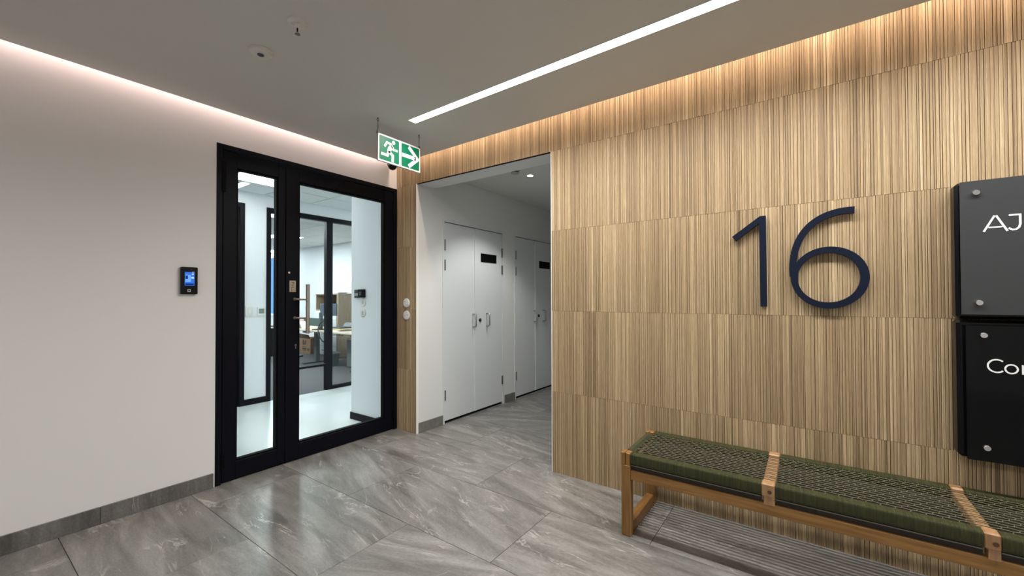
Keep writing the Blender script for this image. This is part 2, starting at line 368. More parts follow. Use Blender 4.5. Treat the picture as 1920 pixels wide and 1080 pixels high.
    def build(s, name, mat, parent=None, origin=None, tone=False):
        off = Vector(origin) if origin is not None else Vector((0, 0, 0))
        base = Vector((0, 0, 0))
        if parent is not None: base = wloc(parent)
        me = bpy.data.meshes.new(name)
        sub = off if origin is not None else base
        me.from_pydata([tuple(Vector(v)-sub) for v in s.v], [], s.f)
        me.polygons.foreach_set('use_smooth', s.sm)
        if tone:
            a = me.attributes.new('tone', 'FLOAT', 'FACE'); a.data.foreach_set('value', s.tone)
        me.materials.append(mat); me.validate(); me.update()
        o = bpy.data.objects.new(name, me); COL.objects.link(o)
        if parent is not None: o.parent = parent
        o.location = (off-base) if origin is not None else (0, 0, 0)
        return o
def wloc(o):
    p = Vector(o.location)
    while o.parent is not None: o = o.parent; p += Vector(o.location)
    return p
def fixn(o):
    import bmesh
    bm = bmesh.new(); bm.from_mesh(o.data); bmesh.ops.recalc_face_normals(bm, faces=bm.faces); bm.to_mesh(o.data); bm.free(); return o
def thing(name, label, cat, loc, group=None):
    o = bpy.data.objects.new(name, None); COL.objects.link(o); o.location = loc; o.empty_display_size = 0.1
    o['label'] = label; o['category'] = cat
    if group: o['group'] = group
    return o
def tag(o, label, cat, group=None):
    o['label'] = label; o['category'] = cat
    if group: o['group'] = group
    return o
def struct(o, label, cat):
    o['kind'] = 'structure'; o['label'] = label; o['category'] = cat; return o
def sempty(name, loc, label, cat):
    o = bpy.data.objects.new(name, None); COL.objects.link(o); o.location = loc
    return struct(o, label, cat)

HC = 2.60                      # dropped ceiling of the lobby
XP0, XP1 = 0.29, 1.779         # passage opening in the wood wall
XE, YE = 6.6, -5.6             # lobby extents behind the camera
skew = lambda x: -0.091-0.0198*x   # edge of the dropped ceiling beside the wood wall

# ================================================================== STRUCTURE
# ---- floor: slab with single porcelain tiles
fl = MB().box(-0.02, XE, YE, 0.0, -0.06, -0.008).box(XP0, XP1, 0.0, 3.4, -0.06, -0.008).build('floor', M_GROUT)
struct(fl, 'grey stone-look porcelain floor of the lobby and passage', 'floor')
PX_, PY_ = 1.195, 0.5965
for j in range(-10, 6):
    y0 = 0.092+PY_*j-PY_; y1 = y0+PY_
    off = 0.865 if j % 2 == 0 else 1.456
    off = 0.865 if (round((y0-0.092)/PY_) % 2 == 0) else 1.457
    for k in range(-3, 6):
        x0 = off+PX_*k; x1 = x0+PX_
        if y0 >= -0.1:
            a, b = max(x0, XP0), min(x1, XP1)
        else:
            a, b = max(x0, -0.018), min(x1, XE)
        if y0 < 0 < y1 and not (a > XP0-0.05 and b < XP1+0.05):
            pass
        c0, c1 = max(y0, YE), min(y1, 3.4)
        if y0 < -0.1 and y1 > 0.0:            # row that runs into the passage
            a, b = max(x0, -0.018), min(x1, XE)
            if b < XP0 or a > XP1: c1 = -0.0
            else:
                c1 = y1
                if a < XP0: a = max(a, 0.0)
        if b-a < 0.03 or c1-c0 < 0.03: continue
        g = 0.0013
        o = MB().bbox(a+g, b-g, c0+g, c1-g, -0.008, 0.0, 0.0008).build('tile', M_STONE, fl, origin=((x0+x1)/2, (y0+y1)/2, 0))
# ---- ceiling: dropped slab, its edges stop short of the walls (light coves)
m = MB()
c0 = [(0.068, skew(0.068)), (XE, skew(XE)), (XE, YE), (0.068, YE)]
m.prism(c0, lambda u, v: (u, v, HC), lambda u, v: (u, v, HC+0.05))
ce = fixn(m.build('ceiling', M_CEIL)); struct(ce, 'smooth grey dropped ceiling with lit coves along two walls', 'ceiling')
MB().box(-0.15, XE, YE, 0.15, 2.86, 2.90).build('cove_top', M_WHITE, ce)
# ---- left wall (white) with the opening of the glazed door
DL = -1.56
m = MB().box(-0.14, 0, YE, DL, 0, 2.86).box(-0.14, 0, DL, 0.0, 2.39, 2.86)
struct(m.build('wall_left', M_WHITE), 'white painted wall with the black glazed door', 'wall')
bl = sempty('baseboard_left', (0, -3, 0), 'grey stone skirting at the foot of the white wall', 'baseboard')
for a, b in ((-1.571, -2.128), (-2.131, -3.3), (-3.303, -4.5), (-4.503, YE)):
    MB().bbox(0.0, 0.012, b, a, 0.0, 0.099, 0.001).build('tile', M_SKIRT, bl, origin=(0, (a+b)/2, 0.05))
# ---- wood wall: backing with single ribbed tiles
m = MB().box(0, 0.168, 0.013, 0.14, 0, 2.86).box(XP0, XP1, 0.013, 0.21, 2.4, 2.86).box(XP1, XE, 0.013, 0.14, 0, 2.86)
wr = m.build('wall_right', M_GROUTW); struct(wr, 'wall clad in vertical ribbed wood-look tiles', 'wall')
def rib_tile(x0, x1, z0, z1, seed):
    """ribbed tile: 12.5 mm ribs with eased edges toned pale as caught light and grooves darkened in tone; here and there two or three ribs run together"""
    rnd = random.Random(seed); g = 0.0007
    x0 += g; x1 -= g; z0 += g; z1 -= g
    m = MB(); x = x0; base = rnd.uniform(-0.03, 0.03); drift = 0; dp = 0.0042
    while x < x1-1e-6:
        wd = 0.0125*rnd.choice((1, 1, 1, 1, 1, 1, 1.5, 2, 0.6, 0.6))*rnd.uniform(0.92, 1.08)
        if x+wd > x1-0.006: wd = x1-x
        drift = 0.8*drift+rnd.uniform(-0.04, 0.04)
        t = min(0.92, max(0.15, 0.50+base+drift+rnd.gauss(0, 0.075)))
        yo = rnd.uniform(-0.0004, 0.0010); gr = rnd.choice((0.0014, 0.0020, 0.0026)); c = 0.0012
        a, b = x, x+wd-gr
        e1 = min(1, t+rnd.uniform(0.05, 0.40)); e2 = min(1, t+rnd.uniform(0.0, 0.30))  # pale tone paints light caught along the rib edges
        nf = max(1, int(round(wd/0.004)))          # the face is printed as a few finer stripes
        fx = [a+c+(b-a-2*c)*k/nf for k in range(nf+1)]
        xs_ = [a]+fx+[b, b, x+wd]; ys_ = [yo+c]+[yo]*(nf+1)+[yo+c, dp, dp]
        n_ = len(xs_)
        vs = [(xx, yy, z0) for xx, yy in zip(xs_, ys_)]+[(xx, yy, z1) for xx, yy in zip(xs_, ys_)]
        vs += [(a, dp, z0), (a, dp, z1)]
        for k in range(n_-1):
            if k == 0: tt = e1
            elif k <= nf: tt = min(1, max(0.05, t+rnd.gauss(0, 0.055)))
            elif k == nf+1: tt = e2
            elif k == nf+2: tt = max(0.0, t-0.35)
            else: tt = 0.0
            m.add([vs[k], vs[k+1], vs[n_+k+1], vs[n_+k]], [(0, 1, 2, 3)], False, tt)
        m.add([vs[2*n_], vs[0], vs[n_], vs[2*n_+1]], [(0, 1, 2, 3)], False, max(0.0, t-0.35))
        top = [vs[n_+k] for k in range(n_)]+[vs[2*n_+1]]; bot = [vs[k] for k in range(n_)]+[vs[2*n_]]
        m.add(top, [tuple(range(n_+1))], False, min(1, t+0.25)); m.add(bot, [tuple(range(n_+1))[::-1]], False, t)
        x += wd
    m.add([(x0, dp, z0), (x1, dp, z0), (x1, 0.013, z0), (x0, 0.013, z0), (x0, dp, z1), (x1, dp, z1), (x1, 0.013, z1), (x0, 0.013, z1)],
          [(0, 3, 2, 1), (4, 5, 6, 7), (0, 4, 7, 3), (1, 2, 6, 5), (3, 7, 6, 2)], False, 0.3)
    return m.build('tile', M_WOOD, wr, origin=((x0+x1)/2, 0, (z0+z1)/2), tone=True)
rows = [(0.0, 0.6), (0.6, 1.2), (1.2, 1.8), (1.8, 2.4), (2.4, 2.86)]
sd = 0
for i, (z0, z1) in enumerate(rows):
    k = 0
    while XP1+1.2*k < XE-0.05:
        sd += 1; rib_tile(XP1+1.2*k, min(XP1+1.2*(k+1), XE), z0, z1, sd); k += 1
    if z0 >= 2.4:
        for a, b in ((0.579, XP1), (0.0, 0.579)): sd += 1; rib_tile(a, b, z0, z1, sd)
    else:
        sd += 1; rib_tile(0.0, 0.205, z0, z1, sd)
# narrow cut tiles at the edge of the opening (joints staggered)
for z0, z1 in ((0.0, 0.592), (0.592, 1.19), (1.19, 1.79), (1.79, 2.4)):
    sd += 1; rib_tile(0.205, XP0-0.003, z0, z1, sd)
struct(MB().bbox(XP0-0.003, XP0+0.004, -0.006, 0.02, 0, 2.4, 0.001).build('trim_1', M_TRIMW), 'thin white edge trim on the left side of the passage opening', 'trim')
struct(MB().bbox(XP1-0.004, XP1+0.001, -0.003, 0.14, 0, 2.4, 0.001).build('trim_2', M_TRIMW), 'thin pale edge trim on the right side of the passage opening', 'trim')
struct(MB().bbox(XP0+0.004, XP1-0.004, -0.001, 0.013, 2.394, 2.4, 0.001).build('trim_3', M_BLACK2), 'thin black edge trim along the head of the passage opening', 'trim')
# ---- passage behind the opening
m = MB()
for a, b in ((0.02, 0.345), (1.403, 1.628), (2.69, 3.4)): m.box(0.17, XP0, a, b, 0, 2.57)
for a, b in ((0.345, 1.403), (1.628, 2.69)): m.box(0.17, XP0, a, b, 2.12, 2.57)
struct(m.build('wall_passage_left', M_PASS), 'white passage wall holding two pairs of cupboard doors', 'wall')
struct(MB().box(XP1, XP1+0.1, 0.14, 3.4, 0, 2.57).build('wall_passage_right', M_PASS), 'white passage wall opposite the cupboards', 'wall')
struct(MB().box(0.17, XP1+0.1, 3.4, 3.5, 0, 2.57).build('wall_passage_end', M_PASS), 'white end wall of the passage', 'wall')
m = MB().box(XP0+0.012, XP1, 0.21, 3.4, 2.555, 2.62)
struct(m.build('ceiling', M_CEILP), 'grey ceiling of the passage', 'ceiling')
struct(MB().box(XP0+0.004, XP1-0.004, 0.013, 0.21, 2.393, 2.4).build('trim_4', M_PASS), 'white soffit under the lintel of the passage opening', 'trim')
bp_ = sempty('baseboard_passage', (XP0, 0.2, 0), 'grey tile skirting along the passage wall beside the cupboards', 'baseboard')
for a, b in ((0.022, 0.345), (1.412, 1.628)):
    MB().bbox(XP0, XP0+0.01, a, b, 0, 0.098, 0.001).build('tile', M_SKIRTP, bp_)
# ---- lobby walls outside the frame (the room goes on behind the camera)
struct(MB().box(XE, XE+0.1, YE, 0.14, 0, 2.86).build('wall_east', M_WHITE), 'white wall at the right end of the lobby', 'wall')
struct(MB().box(-0.14, XE+0.1, YE-0.1, YE, 0, 2.86).build('wall_back', M_WHITE), 'white wall of the lobby behind the viewer', 'wall')

# ---- black glazed double door in the left wall
d1 = sempty('door_1', (0, -0.78, 0), 'black framed glazed double door to the office, one narrow and one wide leaf', 'door')
FX0, FX1 = -0.07, 0.004
MB().bbox(FX0, FX1, DL, -1.521, 0, 2.39).build('door_jamb', M_BLACK, d1)
MB().bbox(FX0, FX1, -0.038, -0.001, 0, 2.39).build('door_jamb', M_BLACK, d1)
MB().bbox(FX0, FX1, -1.521, -0.038, 2.353, 2.39).build('door_head', M_BLACK, d1)
MB().box(FX0, -0.02, -1.521, -0.038, 0.0, 0.006).build('threshold', M_BLACK2, d1)
def leaf(y0, y1, ga, gb, z0=0.012, z1=2.348, gz0=0.133, gz1=2.243):
    X0, X1 = -0.055, -0.004
    f = MB().bbox(X0, X1, y0, ga, z0, z1, .002).bbox(X0, X1, gb, y1, z0, z1, .002).bbox(X0, X1, ga, gb, z0, gz0, .002).bbox(X0, X1, ga, gb, gz1, z1, .002)
    lf = f.build('leaf', M_BLACK, d1)
    bw = 0.011
    MB().box(X0-.001, X1-0.010, ga, ga+bw, gz0, gz1).box(X0-.001, X1-0.010, gb-bw, gb, gz0, gz1).box(X0-.001, X1-0.010, ga+bw, gb-bw, gz0, gz0+bw).box(X0-.001, X1-0.010, ga+bw, gb-bw, gz1-bw, gz1).build('glazing_bead', M_BLACK2, lf)
    MB().box(-0.033, -0.027, ga+bw, gb-bw, gz0+bw, gz1-bw).build('glass_pane', M_GLASS, lf)
    return lf
lf1 = leaf(-1.517, -1.089, -1.430, -1.142)
lf2 = leaf(-1.083, -0.042, -0.980, -0.140)
for lf, yy in ((lf1, -1.519), (lf2, -0.040)):
    for za, zb in ((2.05, 2.27), (0.10, 0.21)):
        h = MB().cyl((0.006, yy, za), (0.006, yy, (za+zb)/2-.002), 0.009, 14).cyl((0.006, yy, (za+zb)/2+.002), (0.006, yy, zb), 0.009, 14)
        h.bbox(-0.004, 0.002, yy-0.018, yy+0.018, za+.005, zb-.005, .001)
        h.build('hinge', M_BLACK2, lf)
# pull handle, plate, locks on the wide leaf
hd = MB().tube([(0.078, -0.951, 1.018), (0.078, -0.951, 1.412)], 0.0145, 18)
for z in (1.292, 1.142): hd.tube([(-0.003, -1.013, z), (0.020, -1.004, z), (0.078, -0.951, z)], 0.009, 12)
hd.build('pull_handle', M_STEEL, lf2)
for z in (1.292, 1.142): MB().lathe((-0.004, -1.013, z), ((0.014, 0), (0.014, 0.004), (0.011, 0.006)), 'x', 18).build('handle_rose', M_STEELD, lf2)
MB().bbox(-0.004, -0.001, -1.056, -1.006, 1.351, 1.441, .0006).build('push_plate', M_STEEL, lf2)['label'] = 'steel plate engraved PULL'
# letters PULL read downwards on the plate (turned a quarter)
def Wd(x): return (lambda u, v: (x, u, v))
lt = MB()
def plate_pt(x): return lambda a, b: (x, -1.031+b, 1.431-a)      # a runs down the plate, b runs across it (up of the letters points right)
fA, fB = plate_pt(0.0002), plate_pt(-0.001)
T = 0.004; Hh = 0.020
def strokes(mb, segs, f0, f1, t):
    for s_ in segs: mb.ribbon(s_, t, f0, f1)
a0 = 0.004
strokes(lt, [[(a0, -.010), (a0, .010)], [(a0, .010), (a0+.010, .010), (a0+.012, .004), (a0+.010, 0), (a0, 0)]], fA, fB, T*.7)
a0 = 0.024
strokes(lt, [[(a0, .010), (a0, -.007), (a0+.005, -.010), (a0+.010, -.007), (a0+.010, .010)]], fA, fB, T*.7)
for a0 in (0.046, 0.064):
    strokes(lt, [[(a0, .010), (a0, -.010), (a0+.012, -.010)]], fA, fB, T*.7)
fixn(lt.build('engraved_letters', M_INK, lf2))
MB().lathe((-0.004, -1.057, 1.503), ((0.010, 0), (0.010, 0.003), (0.004, 0.005)), 'x', 18).build('door_viewer', M_CHROME, lf2)
k = MB().lathe((-0.004, -1.006, 0.925), ((0.009, 0), (0.009, 0.004)), 'x', 16).bbox(-0.004, 0, -1.0105, -1.0015, 0.895, 0.925, .002)
k.build('lock_cylinder', M_STEELD, lf2)

# ---- cupboard doors in the passage
def cupboard(name, y0, yc, y1, label):
    d = sempty(name, (XP0, y0, 0), label, 'door')
    fr = MB().bbox(XP0-.07, XP0+.004, y0-.03, y0-.002, 0, 2.12, .001).bbox(XP0-.07, XP0+.004, y1+.002, y1+.03, 0, 2.12, .001).bbox(XP0-.07, XP0+.004, y0-.002, y1+.002, 2.090, 2.12, .001)
    fr.build('door_frame', M_DOORW, d)
    MB().box(XP0-.065, XP0-.047, y0, y1, 0, 2.09).build('interior_shade', M_DARK, d)  # black sheet standing for the unlit inside of the cupboard
    MB().box(XP0-.047, XP0-.012, y0, y1, 0.0005, 0.010).build('door_gap_shade', M_DARK, d)  # black strip standing for shade under the leaves
    for s_, (a, b) in enumerate(((y0+.003, yc-.005), (yc+.005, y1-.003))):
        lf = MB().bbox(XP0-.045, XP0-.004, a, b, 0.028, 2.082, .0015).build('leaf', M_DOORW, d)
        if s_ == 1: MB().bbox(XP0-.006, XP0+.004, yc-.010, yc+.022, 0.03, 2.08, .001).build('astragal', M_DOORW, lf)
        hy = y0+.004 if s_ == 0 else y1-.004
        for za, zb in ((1.790, 1.905), (1.583, 1.697), (0.241, 0.347)):
            h = MB()
            n_ = 5; st = (zb-za)/n_
            for q in range(n_): h.cyl((XP0+.006, hy, za+q*st+.001), (XP0+.006, hy, za+(q+1)*st-.001), 0.0075, 12)
            h.bbox(XP0-.004, XP0+.0015, hy-.010, hy+.010, za+.004, zb-.004, .0005).build('hinge', M_STEELD, lf)
        yy = yc-.035 if s_ == 0 else yc+.205
        zt, zb = 1.118, 0.972
        H_ = MB().tube([(XP0-.006, yy, zt), (XP0+.03, yy, zt), (XP0+.044, yy, zt-.014), (XP0+.044, yy, zb+.014), (XP0+.03, yy, zb), (XP0-.006, yy, zb)], 0.0085, 12)
        H_.build('handle', M_HANDLE, lf)
        if s_ == 1:
            MB().lathe((XP0-.004, yc+.088, 1.045), ((.020, 0), (.020, .006), (.016, .012), (.008, .013)), 'x', 20).build('cam_lock', M_BPLAST, lf)
            MB().bbox(XP0+.0095, XP0+.0100, yc+.0865, yc+.0895, 1.034, 1.056, .0002).build('key_slot', M_CHROME, lf)
            MB().bbox(XP0-.004, XP0+.002, yc+.105, yc+.395, 1.712, 1.811, .001).build('door_sign', M_BLACK2, lf)['label'] = 'blank black name plate'
    return d
cupboard('door_2', 0.374, 0.860, 1.372, 'nearer pair of white cupboard doors in the passage, black plate on the right leaf')
cupboard('door_3', 1.655, 2.135, 2.655, 'farther pair of white cupboard doors in the passage, partly cut off by the wood wall')

# ---- office behind the glazed door: corridor
XW = -2.22
struct(MB().box(XW, -0.02, -3.2, 3.4, -0.06, -0.001).build('floor', M_EPOXY), 'glossy white corridor floor behind the glazed door', 'floor')
struct(MB().box(-9.6, XW, -3.2, 3.05, -0.06, -0.002).build('floor', M_CARPET), 'grey carpet of the office', 'floor')
cc = MB().box(XW, -0.14, -3.2, 3.4, 2.613, 2.65).build('ceiling', M_TBAR); struct(cc, 'tiled ceiling of the office corridor', 'ceiling')
PAN = set()
def ctiles(parent, xs, ys, holes, z=2.605):
    for i in range(len(xs)-1):
        for j in range(len(ys)-1):
            if (i, j) in holes: continue
            MB().box(xs[i]+.006, xs[i+1]-.006, ys[j]+.006, ys[j+1]-.006, z, z+.008).build('tile', M_CTILE, parent)
cxs = [XW, -1.725, -1.127, -0.53, -0.14]; cys = [-3.2+.0]+[0.32+0.598*k for k in range(-5, 6)]
ctiles(cc, cxs, cys, {(1, 4), (1, 8), (1, 1)})
def ceiling_panel(x0, x1, y0, y1, z, label, group, glow=None):
    p = thing('ceiling_light', label, 'ceiling light', ((x0+x1)/2, (y0+y1)/2, z), group)
    t = 0.012
    MB().box(x0+.004, x0+t, y0+.004, y1-.004, z-.004, z+.006).box(x1-t, x1-.004, y0+.004, y1-.004, z-.004, z+.006).box(x0+t, x1-t, y0+.004, y0+t, z-.004, z+.006).box(x0+t, x1-t, y1-t, y1-.004, z-.004, z+.006).build('frame', M_TRIMW, p)
    MB().box(x0+t, x1-t, y0+t, y1-t, z-.001, z+.004).build('diffuser', glow or M_PANELE, p)
ceiling_panel(cxs[1], cxs[2], cys[4], cys[5], 2.605, 'square light panel in the corridor ceiling seen through the narrow door leaf', 'office light panels', emit('near_panel_glow', (0.93, 0.98, 1.0), 3.3))
ceiling_panel(cxs[1], cxs[2], cys[8], cys[9], 2.605, 'added unseen square light panel in the corridor ceiling beyond the white column', 'office light panels')  # out of view, added to light the corridor
ceiling_panel(cxs[1], cxs[2], cys[1], cys[2], 2.605, 'added unseen square light panel in the corridor ceiling to the left of the glazed door', 'office light panels')  # likewise added out of view for corridor brightness
p = thing('linear_ceiling_light', 'short slim bright strip against the corridor wall behind the narrow door leaf', 'ceiling light', (-1.98, -0.66, 2.6))
MB().box(-2.2, -1.76, -0.715, -0.625, 2.592, 2.604).build('frame', M_TRIMW, p)
MB().box(-2.19, -1.77, -0.710, -0.630, 2.590, 2.5925).build('diffuser', emit('strip_glow', (0.93, 0.98, 1.0), 1.2), p)  # slim strip with a weak even glow
# partition plane: white wall piece and black glazed frames
m = MB().box(XW-.08, XW, -0.5, -0.25, 0, 2.613).box(XW-.08, XW, -3.2, -1.6, 0, 2.613).box(XW-.08, XW, -1.6, -0.5, 2.46, 2.613).box(XW-.08, XW, -0.25, 3.4, 2.455, 2.613)
struct(m.build('wall_corridor', M_OFFW), 'white corridor wall with glazed openings to the office', 'wall')
struct(MB().bbox(XW, XW+.012, -0.5, -0.25, 0, 0.072, .001).build('baseboard_corridor', M_BLACK), 'black skirting on the corridor wall piece', 'baseboard')
d4 = sempty('door_4', (XW, -1.05, 0), 'black framed door in the corridor wall, only its right jamb in view', 'door')
MB().bbox(XW-.07, XW+.015, -0.556, -0.5, 0, 2.456, .002).build('door_jamb', M_BLACK, d4)
MB().bbox(XW-.07, XW+.015, -1.6, -1.545, 0, 2.456, .002).build('door_jamb', M_BLACK, d4)
MB().bbox(XW-.07, XW+.015, -1.545, -0.556, 2.404, 2.456, .002).build('door_head', M_BLACK, d4)
MB().bbox(XW-.05, XW-.01, -1.54, -0.561, 0.01, 2.40, .002).build('leaf', M_BLACK, d4)
w1 = sempty('window_1', (XW, 1.0, 0), 'black framed glass partition between corridor and office', 'window')
def bar(n_, y0, y1, z0, z1): MB().bbox(XW-.06, XW+.012, y0, y1, z0, z1, .002).build(n_, M_BLACK, w1)
bar('head_rail', -0.25, 3.4, 2.388, 2.453)
bar('mullion', -0.25, -0.196, 0, 2.388); bar('mullion', 0.0, 0.06, 0, 2.388); bar('mullion', 0.552, 0.645, 0, 2.388); bar('mullion', 1.75, 1.84, 0, 2.388)
bar('mid_rail', 0.06, 0.552, 0.343, 0.372)
bar('bottom_rail', 0.645, 1.75, 0, 0.042); bar('bottom_rail', 1.84, 3.4, 0, 0.042)
for y0, y1, z0, z1 in ((-0.196, 0.0, 0.004, 2.388), (0.06, 0.552, 0.372, 2.388), (0.06, 0.552, 0.004, 0.343), (0.645, 1.75, 0.042, 2.388), (1.84, 3.4, 0.042, 2.388)):
    MB().box(XW-.028, XW-.022, y0, y1, z0, z1).build('glass_pane', M_GLASS, w1)
# column at the right of the door
struct(MB().box(-0.68, -0.075, -0.060, 0.012, 0, 2.605).box(-0.68, -0.0, 0.012, 0.5, 0, 2.605).box(-0.14, 0.0, 0.5, 3.4, 0, 2.605).build('wall_column', M_OFFW), 'white wall end beside the glazed door inside the office', 'wall')
struct(MB().bbox(-0.69, -0.075, -0.070, -0.060, 0, 0.074, .001).bbox(-0.69, -0.68, -0.06, 0.5, 0, 0.074, .001).build('baseboard_column', M_BLACK), 'black skirting round the white column behind the door', 'baseboard')
# office room
struct(MB().box(-9.7, XW-.08, 2.95, 3.05, 0, 2.613).build('wall_office_back', M_OFFW), 'white back wall of the office', 'wall')
struct(MB().box(-9.7, -9.6, -3.2, 3.05, 0, 2.613).build('wall_office_far', M_OFFW), 'white far wall of the office', 'wall')
struct(MB().box(-9.7, 0, -3.3, -3.2, 0, 2.613).build('wall_office_left', M_OFFW), 'white left wall of the office', 'wall')
struct(MB().box(XW, 0, 3.4, 3.5, 0, 2.613).build('wall_corridor_end', M_OFFW), 'white end wall of the corridor', 'wall')
oc = MB().box(-9.7, XW-.08, -3.2, 2.95, 2.613, 2.65).build('ceiling', M_TBAR); struct(oc, 'tiled ceiling of the office', 'ceiling')
oxs = [-9.6]+[-9.05+0.6*k for k in range(0, 12)]; oys = [-3.2+0.0]+[-2.85+0.6*k for k in range(0, 9)]+[2.95]
oxs[-1] = min(oxs[-1], XW-.08)
oh = {(6, 8), (1, 9), (9, 5), (4, 3), (10, 6), (6, 5)}
ctiles(oc, oxs, oys, oh)
onames = {(6, 8): 'square light panel in the office ceiling above the desk', (1, 9): 'far square light panel in the office ceiling near the blue window',
          (10, 6): 'square light panel in the office ceiling just behind the partition', (6, 5): 'square light panel in the middle of the office ceiling',
          (9, 5): 'square light panel in the office ceiling left of the partition door', (4, 3): 'square light panel in the far left of the office ceiling'}
for i, (a, b) in enumerate(sorted(oh)):
    if (a, b) in onames: lab = onames[(a, b)]
    else: continue
    ceiling_panel(oxs[a], oxs[a+1], oys[b], oys[b+1], 2.605, lab, 'office light panels', M_PANELO)
w2 = sempty('window_2', (-8.9, 2.95, 1.6), 'window with bright blue view in the office back wall', 'window')
MB().bbox(-9.5, -8.0, 2.925, 2.95, 0.80, 0.86).bbox(-9.5, -9.44, 2.925, 2.95, 0.86, 2.5).bbox(-8.06, -8.0, 2.925, 2.95, 0.86, 2.5).bbox(-9.44, -8.06, 2.925, 2.95, 2.45, 2.5).build('window_frame', M_TRIMW, w2)
MB().box(-9.44, -8.06, 2.94, 2.949, 0.86, 2.45).build('pane', M_BLUEW, w2)

# ================================================================== OBJECTS IN THE LOBBY
# ---- long linear ceiling light
sl = -0.0195
def lineal(name, x0, x1, yc0, hw, label):
    p = thing(name, label, 'ceiling light', (x0, yc0, HC))
    yc = lambda x: yc0+sl*(x-x0)
    q = [(x0, yc(x0)-hw), (x1, yc(x1)-hw), (x1, yc(x1)+hw), (x0, yc(x0)+hw)]
    fixn(MB().prism(q, lambda u, v: (u, v, HC-.003), lambda u, v: (u, v, HC+.002)).build('diffuser', M_LINE, p))
    e = 0.004
    fr = MB()
    for a, b in ((-hw-e, -hw), (hw, hw+e)):
        fr.prism([(x0-e, yc(x0)+a), (x1+e, yc(x1)+a), (x1+e, yc(x1)+b), (x0-e, yc(x0)+b)], lambda u, v: (u, v, HC-.004), lambda u, v: (u, v, HC+.002))
    for xa, xb in ((x0-e, x0), (x1, x1+e)):
        fr.prism([(xa, yc(x0 if xa < x0+.1 else x1)-hw), (xb, yc(x0 if xa < x0+.1 else x1)-hw), (xb, yc(x0 if xa < x0+.1 else x1)+hw), (xa, yc(x0 if xa < x0+.1 else x1)+hw)], lambda u, v: (u, v, HC-.004), lambda u, v: (u, v, HC+.002))
    fixn(fr.build('frame', M_TRIMW, p))
    return p
lineal('linear_ceiling_light', 0.985, 5.6, -0.662, 0.033, 'long glowing light strip recessed in the lobby ceiling parallel to the wood wall')
lineal('linear_ceiling_light', 1.2, 5.6, -3.9, 0.033, 'long light strip added out of view in the lobby ceiling behind the viewer')  # unseen fitting for the added rear beam

# ---- smoke detector, sprinkler, camera dome, passage detector, downlight
p = thing('smoke_detector', 'flat round white smoke detector on the lobby ceiling, the left one of two fittings', 'smoke detector', (1.015, -1.712, HC))
MB().lathe((1.015, -1.712, HC), ((0.044, -.020), (0.054, -.014), (0.056, -.004), (0.056, 0)), 'z', 36).build('body', M_CEILF, p)
MB().lathe((1.015, -1.712, HC), ((0.013, -.0245), (0.016, -.0225), (0.016, -.019)), 'z', 24).build('sensor_button', M_GMETAL, p)
p = thing('sprinkler_head', 'white sprinkler head with round cover ring hanging from the lobby ceiling', 'sprinkler', (1.400, -1.716, HC))
MB().lathe((1.400, -1.716, HC), ((0.026, -.012), (0.040, -.010), (0.044, -.003), (0.044, 0)), 'z', 32).build('escutcheon', M_CEILF, p)
MB().lathe((1.400, -1.716, HC), ((0.010, -.030), (0.014, -.026), (0.014, -.012)), 'z', 20).build('body', M_PLAST, p)
MB().cyl((1.400, -1.716, HC-.046), (1.400, -1.716, HC-.030), 0.004, 12).build('bulb', M_BPLAST, p)
MB().tube([(1.391, -1.716, HC-.030), (1.391, -1.716, HC-.050), (1.400, -1.716, HC-.056)], 0.0018, 8).tube([(1.409, -1.716, HC-.030), (1.409, -1.716, HC-.050), (1.400, -1.716, HC-.056)], 0.0018, 8).build('yoke', M_PLAST, p)
d_ = MB().lathe((1.400, -1.716, HC-.060), ((0.005, 0), (0.012, .001), (0.012, .003), (0.004, .004)), 'z', 20).build('deflector', M_STEELD, p)
DX, DY = 0.105, -0.140
p = thing('security_camera', 'small dark dome security camera on the ceiling behind the exit sign', 'camera', (DX, DY, HC))
MB().lathe((DX, DY, HC), ((0.044, -.030), (0.050, -.024), (0.050, 0)), 'z', 30).build('housing', M_PLASTG, p)
MB().lathe((DX, DY, HC-.028), tuple((0.042*math.cos(t), -0.042*math.sin(t)) for t in [math.pi/2*.98, 1.3, 1.0, .7, .4, .15, 0]), 'z', 30).build('dome', M_BPLAST, p)
p = thing('smoke_detector', 'grey slotted smoke detector on the passage ceiling beside the downlight', 'smoke detector', (1.015, 0.62, 2.555))
MB().lathe((1.015, 0.62, 2.555), ((0.040, -.016), (0.048, -.010), (0.048, 0)), 'z', 28).build('base', M_PLASTG, p)
MB().lathe((1.015, 0.62, 2.555), ((0.034, -.026), (0.034, -.014)), 'z', 28).build('vent_ring', M_BPLAST, p)
MB().lathe((1.015, 0.62, 2.555), ((0.018, -.044), (0.036, -.038), (0.040, -.026)), 'z', 28).build('cap', M_PLASTG, p)
p = thing('downlight', 'small round lit downlight in the passage ceiling', 'downlight', (1.035, 0.86, 2.555))
MB().lathe((1.035, 0.86, 2.555), ((0.032, -.004), (0.044, -.003), (0.046, 0), (0.032, 0)), 'z', 30).build('ring', M_TRIMW, p)
MB().lathe((1.035, 0.86, 2.555), ((0.030, -.0045), (0.032, -.0005)), 'z', 28).build('lens', M_DL, p)
spot('downlight_beam', (1.035, 0.86, 2.545), 21, (1.0, 0.98, 0.95), 112, 0.5)

